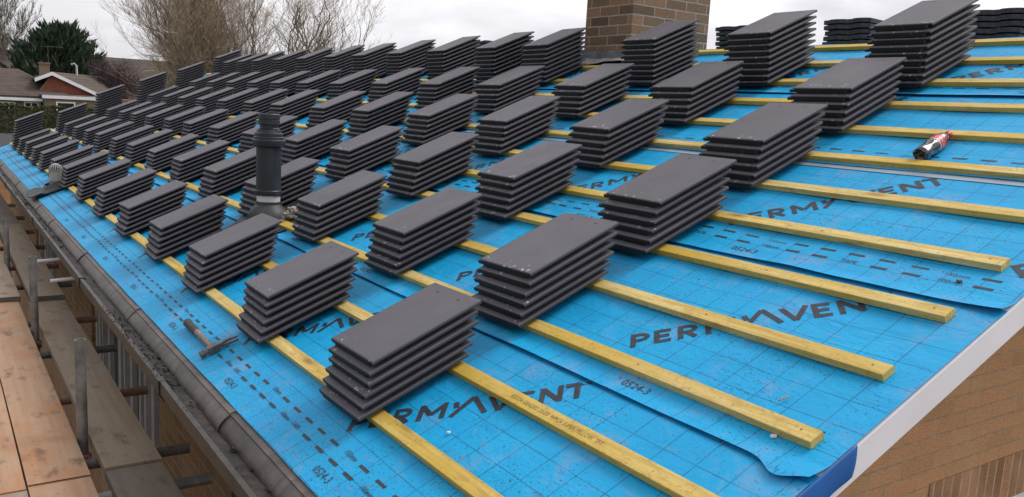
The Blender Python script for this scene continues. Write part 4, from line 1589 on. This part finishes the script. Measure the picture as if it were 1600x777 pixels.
trs = [(0.9, 'steel_dark'), (2.25, 'steel'), (2.63, 'steel_dark'), (3.56, 'steel_rust'), (4.49, 'steel_dark'), (5.32, 'steel_rust'), (6.62, 'steel_dark'), (7.5, 'steel_rust'), (8.6, 'steel_dark'), (9.7, 'steel_rust'), (10.9, 'steel_dark'), (12.2, 'steel')]
for y, mt in trs:
    stube('transom', (-1.42, y + 0.02, ZB - 0.064), (0.10, y, ZB - 0.064), M[mt])
for y in (2.80, 4.90, 7.25, 9.9):
    cpl = MB()
    q = Vector((-0.329, y, ZB - 0.10)) - sfl
    cpl.lathe([(0.031, -0.025), (0.034, -0.02), (0.034, 0.02), (0.031, 0.025)], 18, Matrix.Translation(q))
    cpl.box(q + Vector((-0.04, 0.0, 0)), (0.05, 0.06, 0.052))
    cpl.box(q + Vector((0.02, -0.035, 0.01)), (0.018, 0.04, 0.018))
    cpl.build('coupler', M['steel_rust'], sf, bevel=0.003)


def board(x0, x1, y0, y1, z, mat, lab, band=False, dx=0.0):
    o = empty('scaffold_board', ((x0 + x1) / 2, y0, z - 0.038), lab, 'scaffold board', 'scaffold boards')
    w_, l_ = x1 - x0, y1 - y0
    mb = MB()
    def dz(y):
        return 0.004 * math.sin(y * 2.1 + x0 * 9)
    n = 10
    mb.grid(lambda i, j: (-w_ / 2 + w_ * j + dx * i, l_ * i, 0.038 + dz(l_ * i)), n, 1)
    mb.grid(lambda i, j: (-w_ / 2 + w_ * (1 - j) + dx * i, l_ * i, dz(l_ * i)), n, 1)
    mb.grid(lambda i, j: (-w_ / 2 + dx * i, l_ * i, 0.038 * j + dz(l_ * i)), n, 1)
    mb.grid(lambda i, j: (w_ / 2 + dx * i, l_ * i, 0.038 * (1 - j) + dz(l_ * i)), n, 1)
    mb.face([(-w_ / 2, 0, 0), (w_ / 2, 0, 0), (w_ / 2, 0, 0.038), (-w_ / 2, 0, 0.038)])
    mb.face([(w_ / 2 + dx, l_, 0), (-w_ / 2 + dx, l_, 0), (-w_ / 2 + dx, l_, 0.038), (w_ / 2 + dx, l_, 0.038)])
    mb.build('plank', mat, o, weld=True)
    if band:
        bd = MB()
        bd.b2((-w_ / 2 - 0.002, -0.002, 0.003), (w_ / 2 + 0.002, 0.002, 0.0385))
        for sx in (-0.07, 0.07):
            bd.tube([(sx, -0.004, 0.021), (sx, 0.0, 0.021)], 0.006, 8)
        bd.build('end_band', M['steel_dark'], o)
    return o


board(-0.298, -0.070, -1.3, 2.40, ZB - 0.006, M['board_dark'], 'dark damp scaffold board nearest the camera beside the gutter')
board(-0.298, -0.066, 2.41, 5.75, ZB, M['board_grey'], 'grey brown scaffold board beside the gutter, in the middle of its run', dx=0.004)
board(-0.282, -0.055, 5.76, 9.7, ZB + 0.036, M['board_grey'], 'far grey brown scaffold board beside the gutter, its end raised', True, dx=0.02)
board(-0.262, -0.035, 9.72, 13.6, ZB + 0.03, M['board_dark'], 'farthest scaffold board beside the gutter')
board(-0.590, -0.362, -1.3, 2.35, ZB - 0.004, M['board_orange'], 'pale orange scaffold board at the bottom left corner of the picture')
board(-0.590, -0.360, 2.36, 5.78, ZB, M['board_orange'], 'orange stained scaffold board left of the short steel uprights')
board(-0.575, -0.345, 5.79, 9.7, ZB + 0.036, M['board_grey'], 'far brown scaffold board left of the uprights, metal band on its end', True)
board(-0.822, -0.596, -1.3, 2.33, ZB - 0.006, M['board_grey'], 'scaffold board under the camera, outermost at the bottom left')
board(-0.826, -0.597, 2.34, 5.80, ZB - 0.002, M['board_orange'], 'orange stained scaffold board at the left picture edge')
board(-0.81, -0.58, 5.81, 9.7, ZB + 0.034, M['board_grey'], 'far scaffold board at the left picture edge', True)

# ------------------------------------------------------------------ things beyond the far gable
gar = empty('flat_roof_garage', (0, 17.5, GROUND), 'low garage with black felt flat roof beyond the far end of the roof', 'garage')
b_ = MB()
b_.b2((-0.9, 0.2, 0), (6.0, 6.8, 2.0))
b_.build('wall', M['brick_gable'], gar)
b_ = MB()
b_.b2((-1.1, 0, 2.0), (6.2, 7.0, 2.22))
b_.build('roof', M['felt'], gar, bevel=0.02)
b_ = MB()
b_.b2((0.8, 0.16, 0.0), (3.2, 0.199, 1.9))
b_.build('door', M['white_dirty'], gar)
fe = empty('timber_fence', (-1.2, 15.5, GROUND), 'weathered timber fence beyond the scaffold at the left edge', 'fence')
b_ = MB()
for k in range(30):
    b_.b2((-6 + 0.15 * k, 0, 0.05), (-6 + 0.15 * k + 0.143, 0.02, 1.75 + 0.01 * (k % 3)))
b_.build('panel', M['fence'], fe)
for k in range(4):
    b_ = MB()
    b_.b2((-6.0 + 1.5 * k - 0.05, 0.025, 0), (-6.0 + 1.5 * k + 0.05, 0.125, 1.9))
    b_.build('post', M['fence'], fe)


def leaf_cloud(mb, n, sampler, size, flat=0.0):
    for _ in range(n):
        c, s_ = sampler()
        s_ = s_ * size
        d1 = Vector((random.gauss(0, 1), random.gauss(0, 1), random.gauss(0, 1))).normalized()
        d2 = d1.orthogonal().normalized()
        d2.rotate(Matrix.Rotation(random.random() * 6.28, 3, d1))
        mb.face([c - d1 * s_, c + d2 * s_ * 0.5, c + d1 * s_, c - d2 * s_ * 0.5])


random.seed(21)
# clipped hedge in front of the far bungalow
hd = empty('hedge', (5, 57.9, GROUND), 'clipped green hedge in front of the far bungalow', 'hedge')
b_ = MB()
b_.b2((-6.0, -0.35, 0), (3.6, 0.35, 2.05))
b_.build('branches', M['bark'], hd)
b_ = MB()
def hs():
    x = random.uniform(-6.2, 3.8)
    f = random.random()
    top = 2.22 + 0.10 * mnoise.noise((x * 0.8, 0, 0))
    if f < 0.5:
        return Vector((x, -0.48 + 0.12 * random.random(), random.uniform(0, top))), random.uniform(0.6, 1.3)
    if f < 0.9:
        return Vector((x, random.uniform(-0.5, 0.5), top + random.uniform(-0.1, 0.04))), random.uniform(0.6, 1.3)
    return Vector((random.choice((-6.1, 3.7)) + random.uniform(-0.15, 0.15), random.uniform(-0.5, 0.5), random.uniform(0, top))), 1.0
leaf_cloud(b_, 9000, hs, 0.085)
b_.build('leaves', M['hedge'], hd)

# ------------------------------------------------------------------ far bungalow
fb = empty('far_bungalow', (5, 66, GROUND), 'far bungalow with brown tiled roof and red brick gable', 'bungalow')
Z0 = -GROUND
def slab(mb, quad, th=0.12, uvs=None):
    n = (Vector(quad[1]) - Vector(quad[0])).cross(Vector(quad[3]) - Vector(quad[0])).normalized()
    a = [Vector(q) for q in quad]
    b = [q - n * th for q in a]
    mb.face(a, uv=uvs)
    mb.face(b[::-1])
    for k in range(4):
        k2 = (k + 1) % 4
        mb.face([a[k2], a[k], b[k], b[k2]])
def roofquad(mb, e0, e1, r1, r0):
    e0, e1, r1, r0 = [Vector(q) for q in (e0, e1, r1, r0)]
    ln = (e1 - e0).length
    h = ((r0 + r1) / 2 - (e0 + e1) / 2).length
    slab(mb, (e0, e1, r1, r0), 0.12, [(0, 0), (ln, 0), (ln, h), (0, h)])
# local coordinates relative to (5, 66, GROUND)
w = MB()
w.b2((-14, -2.8, 0), (0.44, 5.8, Z0 + 0.18))          # left wing
w.b2((0.9, -2.0, 0), (4.0, 6.2, Z0 + 0.30))          # cross wing and flat part
w.prism([(0.15, -2.02, Z0 + 0.42), (4.15, -2.02, Z0 + 0.42), (1.15, -2.02, Z0 + 1.95)], (0, 0.2, 0))
w.b2((4.0, -1.2, 0), (6.6, 6.2, Z0 + 0.4))
walls = w.build('wall', M['brick_far'], fb)
rg = MB()
rg.prism([(0.3, -2.06, Z0 + 0.44), (4.0, -2.06, Z0 + 0.44), (1.12, -2.06, Z0 + 1.84)], (0, 0.035, 0))
rg.build('red_gable', M['brick_red'], fb)
r = MB()
roofquad(r, (-14, -3.2, Z0 + 0.24), (2.3, -3.2, Z0 + 0.40), (-0.45, 2.2, Z0 + 2.15), (-14, 2.2, Z0 + 2.10))
roofquad(r, (2.3, 6.2, Z0 + 0.40), (-14, 6.2, Z0 + 0.26), (-14, 2.2, Z0 + 2.10), (-0.45, 2.2, Z0 + 2.15))
# hip end
hp = [Vector((2.3, -3.2, Z0 + 0.40)), Vector((2.3, 6.2, Z0 + 0.40)), Vector((-0.45, 2.2, Z0 + 2.15))]
r.face(hp, uv=[(0, 0), (8, 0), (4, 2.2)])
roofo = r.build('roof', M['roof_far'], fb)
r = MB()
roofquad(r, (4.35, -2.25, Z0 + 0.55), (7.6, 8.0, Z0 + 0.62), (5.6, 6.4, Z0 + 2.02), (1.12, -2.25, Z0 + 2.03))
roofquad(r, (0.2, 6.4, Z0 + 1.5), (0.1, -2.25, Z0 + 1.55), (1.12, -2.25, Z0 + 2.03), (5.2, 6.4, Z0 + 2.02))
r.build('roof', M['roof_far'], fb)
t_ = MB()
for (a, b2_) in (((4.40, Z0 + 0.50), (1.12, Z0 + 2.00)), ((1.12, Z0 + 2.00), (0.10, Z0 + 1.52))):
    x0, z0 = a
    x1, z1 = b2_
    t_.hexa([Vector((x, y, z + dz)) for y in (-2.36, -2.27) for (x, z) in ((x0, z0), (x1, z1)) for dz in (-0.20, 0.03)])
t_.b2((-14, -3.30, Z0 + 0.06), (0.42, -3.22, Z0 + 0.25))
t_.b2((0.30, -4.3, Z0 + 0.30), (3.95, -4.2, Z0 + 0.50))
t_.build('white_fascia', M['white'], fb)
fl_ = MB()
fl_.b2((0.30, -4.19, Z0 + 0.46), (4.0, -2.05, Z0 + 0.56))
fl_.b2((0.46, -4.12, 0), (3.9, -2.05, Z0 + 0.459))
fl_.build('flat_roof_porch', M['felt_grey'], fb)
pf = MB()
pf.b2((0.44, -4.16, 0), (3.92, -4.125, Z0 + 0.29))
pf.build('porch_wall', M['brick_far'], fb)
def far_window(x0, x1, z0, z1, y, n=2):
    f = MB()
    b = 0.08
    f.b2((x0, y - 0.05, z1 - b), (x1, y, z1))
    f.b2((x0, y - 0.05, z0), (x1, y, z0 + b))
    for k in range(n + 1):
        x = x0 + (x1 - x0 - b) * k / n
        f.b2((x, y - 0.05, z0 + b), (x + b, y, z1 - b))
    fo_ = f.build('window', M['white'], fb)
    p = MB()
    p.b2((x0 + 0.04, y - 0.02, z0 + 0.04), (x1 - 0.04, y - 0.01, z1 - 0.04))
    p.build('pane', M['glass'], fo_)
far_window(1.10, 2.22, Z0 - 0.62, Z0 + 0.12, -4.165, 1)
far_window(-2.15, -1.10, Z0 - 0.95, Z0 - 0.05, -2.805, 3)
far_window(-0.62, 0.22, Z0 - 0.95, Z0 - 0.0, -2.805, 2)
far_window(-5.2, -3.4, Z0 - 0.95, Z0 - 0.05, -2.805, 3)
dr = MB()
dr.tube([(0.30, -2.9, 0), (0.30, -2.9, Z0 + 0.12)], 0.045, 8)
dr.build('downpipe', M['white_dirty'], fb)
c_ = MB()
c_.b2((0.62, -0.2, Z0 + 1.3), (1.22, 0.5, Z0 + 2.55))
c_.b2((0.58, -0.24, Z0 + 2.55), (1.26, 0.54, Z0 + 2.66))
cho = c_.build('chimney', M['brick_far'], fb)
an = MB()
an.tube([(1.15, -0.1, Z0 + 2.3), (1.15, -0.1, Z0 + 3.8)], 0.016, 6)
an.tube([(0.75, -0.2, Z0 + 3.72), (2.1, -0.05, Z0 + 3.76)], 0.013, 6)
for k in range(9):
    x = 0.85 + 0.14 * k
    an.tube([(x, -0.5 + 0.02 * k, Z0 + 3.73), (x, 0.2 - 0.02 * k, Z0 + 3.74)], 0.007, 5)
an.tube([(0.78, -0.45, Z0 + 4.0), (0.72, -0.2, Z0 + 3.72), (0.78, 0.05, Z0 + 3.45)], 0.018, 6)
an.build('aerial', M['steel_dark'], cho)
vt = MB()
vt.tube([(3.05, 1.2, Z0 + 1.7), (3.05, 1.2, Z0 + 2.6), (2.9, 1.2, Z0 + 2.75), (2.72, 1.2, Z0 + 2.66)], 0.07, 8)
vt.build('flue', M['white_dirty'], fb, smooth=True)

# ------------------------------------------------------------------ long roofed building behind the trees
lb_ = empty('terraced_building', (10, 92, GROUND), 'long building with dark brown roof behind the conifer', 'building')
b_ = MB()
b_.b2((-26, 0, 0), (22, 10, 5.0))
b_.build('wall', M['brick_far'], lb_)
b_ = MB()
roofquad(b_, (-26.5, -0.6, 4.6), (22.5, -0.6, 4.6), (22.5, 5, 6.75), (-26.5, 5, 6.75))
roofquad(b_, (22.5, 10.6, 4.6), (-26.5, 10.6, 4.6), (-26.5, 5, 6.75), (22.5, 5, 6.75))
b_.build('roof', M['roof_long'], lb_)
for k in range(9):
    b_ = MB()
    b_.b2((-24 + 5 * k, -0.06, 2.9), (-22.6 + 5 * k, -0.005, 4.1))
    b_.build('window', M['glass'], lb_)

# ------------------------------------------------------------------ conifer
def conifer(loc, rx, ry, H, label, nspr=600):
    t = empty('conifer_tree', loc, label, 'tree')
    tr = MB()
    tr.tube([(0, 0, 0), (0.1, 0, H * 0.3), (-0.1, 0.1, H * 0.6), (0, 0, H * 0.86)], [0.42, 0.34, 0.2, 0.06], 10)
    lf = MB()
    for k in range(nspr):
        th = random.random() * 2 * PI
        zc = random.random() ** 0.8
        # envelope: widest near 45 %, broad domed top
        env = max(0.0, 1 - max(0.0, (zc - 0.20) / 0.84) ** 2.0) ** 0.62
        lump = 1 + 0.22 * mnoise.noise((math.cos(th) * 1.6, math.sin(th) * 1.6, zc * 4))
        d = Vector((math.cos(th) * rx, math.sin(th) * ry, 0)) * env * lump
        tip = Vector((d.x, d.y, H * (0.10 + 0.80 * zc) * (1 + 0.05 * lump) + random.uniform(-0.3, 0.75)))
        rr = random.uniform(0.72, 1.05)
        tip = Vector((tip.x * rr, tip.y * rr, tip.z))
        root = Vector((0.1 * d.x, 0.1 * d.y, max(0.6, tip.z - 0.35 * d.length - 0.6)))
        mid = root.lerp(tip, 0.55) - Vector((0, 0, 0.15 * d.length))
        if k % 4 == 0:
            tr.tube([root, mid, tip], [0.07, 0.04, 0.012], 5, cap=False)
        # flat drooping-then-upturned sprays
        n = 34
        for q in range(n):
            f = 0.35 + 0.65 * (q + random.random()) / n
            a = root.lerp(mid, f)
            b = mid.lerp(tip, f)
            c = a.lerp(b, f)
            tang = (b - a).normalized()
            tang.z += 0.25 * f + 0.15
            w_ = 0.45 * (1.1 - f)
            off = Vector((random.gauss(0, w_), random.gauss(0, w_), random.gauss(0, w_ * 0.55)))
            c = c + off
            dirn = (tang + Vector((random.gauss(0, .35), random.gauss(0, .35), random.gauss(0.12, .3)))).normalized()
            ln = random.uniform(0.25, 0.62)
            sd_ = dirn.orthogonal().normalized()
            sd_.rotate(Matrix.Rotation(random.random() * 6.28, 3, dirn))
            w2 = ln * random.uniform(0.12, 0.24)
            lf.face([c - dirn * ln * 0.5, c + sd_ * w2, c + dirn * ln, c - sd_ * w2])
    tr.build('trunk', M['bark'], t)
    lf.build('crown', M['conifer'], t)
    return t


random.seed(77)
conifer((8.45, 80, GROUND), 4.5, 3.8, 8.5, 'dark green conifer behind the far bungalow roof')

# ------------------------------------------------------------------ bare trees
def bare_tree(loc, label, H, stems, spread, mats, levels=4, twig=0.011, wig=0.22, trunk_r=0.2, fork_z=1.4, lean=(0, 0), grp=None, density=1.0, upb=0.35, kidang=0.7, bias=0.0, clump=0.0):
    t = empty('bare_tree', loc, label, 'tree', grp)
    tr, tw_ = MB(), MB()
    def grow(p, d, ln, r, lev):
        n = max(4, int(ln / 0.34))
        pts, rs = [p.copy()], [r]
        cur = p.copy()
        dd = d.copy()
        kids = []
        for k in range(n):
            j = Vector((random.gauss(0, wig), random.gauss(0, wig), random.gauss(0, wig * 0.6)))
            dd = (dd * 0.55 + d * 0.45 + j + Vector((0, 0, 0.06 * upb))).normalized()
            cur = cur + dd * ln / n
            pts.append(cur.copy())
            f = (k + 1) / n
            rs.append(max(twig * 0.6, r * (1 - 0.75 * f)))
            kids.append((cur.copy(), dd.copy(), f, rs[-1]))
        if lev <= 1:
            tr.tube(pts, rs, 6 if lev == 0 else 5, cap=False)
        else:
            tw_.tube(pts, rs, 3, cap=False)
        if lev >= levels:
            return
        nb = int({0: 14, 1: 9, 2: 6, 3: 3}.get(lev, 3) * density)
        for _ in range(nb):
            q = random.choice(kids)
            if q[2] < 0.15 and lev == 0:
                continue
            ax_ = q[1].orthogonal().normalized()
            ax_.rotate(Matrix.Rotation(random.random() * 6.28, 3, q[1]))
            nd = (q[1] + ax_ * random.uniform(0.22, kidang) + Vector((0, 0, upb))).normalized()
            l2 = ln * random.uniform(0.30, 0.55) * (1.1 - 0.3 * q[2])
            grow(q[0], nd, l2, max(twig, q[3] * 0.55), lev + 1)
    fork = Vector((lean[0], lean[1], fork_z))
    tr.tube([(0, 0, 0), fork * 0.5, fork], [trunk_r * 1.2, trunk_r, trunk_r * 0.95], 10, cap=False)
    for k in range(stems):
        th = 2 * PI * (k + random.random() * 0.7) / stems
        s_ = spread * random.uniform(0.35, 1.0)
        d = Vector((math.cos(th) * s_ + bias, math.sin(th) * s_ * 0.8, 1)).normalized()
        off = Vector((random.uniform(-1, 1) * clump, random.uniform(-1, 1) * clump * 0.7, random.uniform(-0.3, 0.2)))
        if clump:
            off.z = 0.1 - fork_z
        grow(fork + off, d, H * random.uniform(0.62, 0.86), trunk_r * random.uniform(0.34, 0.5), 0)
    tr.build('trunk', mats[0], t)
    tw_.build('twigs', mats[1], t)
    return t


random.seed(11)
bare_tree((12.0, 45, GROUND), 'large bare olive brown tree with twisting stems behind the far tile stacks', 12.5, 34, 0.30, (M['bark'], M['bark_twig']), 3, 0.0062, 0.30, 0.15, 0.9, (-0.1, 0), density=1.0, kidang=0.62, bias=-0.15, upb=0.3, clump=1.0)
random.seed(12)
bare_tree((17.0, 46, GROUND), 'smaller bare tree with wriggly dark stems, right of the large one', 12.0, 17, 0.26, (M['bark'], M['bark_twig']), 3, 0.0062, 0.36, 0.19, 0.8, (0.1, 0), density=0.75, kidang=0.52, bias=0.07, upb=0.3, clump=1.0)
random.seed(13)
bare_tree((4.6, 96, GROUND), 'pale bare tree at the left edge behind the conifer', 10.5, 8, 0.6, (M['bark_pale'], M['bark_pale']), 3, 0.018, 0.12, 0.22, 2.6)
# purple leafless shrub beside the far bungalow
random.seed(14)
sh = empty('purple_shrub', (10.9, 69.5, GROUND), 'purple brown leafless shrub right of the far bungalow roof', 'shrub')
b_ = MB()
for k in range(160):
    th = random.random() * 6.28
    e = Vector((math.cos(th) * random.uniform(0.2, 1.8), math.sin(th) * random.uniform(0.2, 1.4), random.uniform(4.0, 5.7)))
    m1 = e * 0.5 + Vector((random.gauss(0, .15), random.gauss(0, .15), 0.3))
    b_.tube([(0, 0, 0.1), m1, e], [0.03, 0.018, 0.008], 4, cap=False)
    for q in range(9):
        f = random.uniform(0.4, 1)
        p0 = m1.lerp(e, f)
        b_.tube([p0, p0 + Vector((random.gauss(0, .35), random.gauss(0, .35), random.uniform(0.1, 0.5)))], [0.010, 0.005], 3, cap=False)
b_.build('stems', M['shrub'], sh)
b_ = MB()
def ss():
    th = random.random() * 6.28
    rr = random.random() ** 0.5
    return Vector((math.cos(th) * 1.9 * rr, math.sin(th) * 1.5 * rr, random.uniform(2.6, 5.6))), random.uniform(.5, 1.2)
leaf_cloud(b_, 2600, ss, 0.06)
b_.build('buds', M['shrub'], sh)
# brown leafless hedge line behind, filling the foot of the bare trees
random.seed(15)
bh = empty('brown_hedgerow', (14, 62, GROUND), 'brown leafless hedgerow behind the far end of the roof', 'hedge')
b_ = MB()
for k in range(1500):
    x = random.uniform(-2.2, 9)
    y = random.uniform(-0.8, 0.8)
    h = random.uniform(2.6, 4.9) * (0.9 + 0.12 * mnoise.noise((x, 0, 0)))
    p0 = Vector((x, y, 0))
    p1 = p0 + Vector((random.gauss(0, .25), random.gauss(0, .25), h * 0.55))
    p2 = p1 + Vector((random.gauss(0, .3), random.gauss(0, .3), h * 0.45))
    b_.tube([p0, p1, p2], [0.03, 0.02, 0.008], 3, cap=False)
    for q in range(3):
        f = random.random()
        a = p1.lerp(p2, f)
        b_.tube([a, a + Vector((random.gauss(0, .3), random.gauss(0, .3), random.uniform(0.1, .5)))], [0.012, 0.006], 3, cap=False)
b_.build('twigs', M['bark_twig'], bh)

print('individual tiles', n_ind, 'stuff tiles', len(stuff_bits))
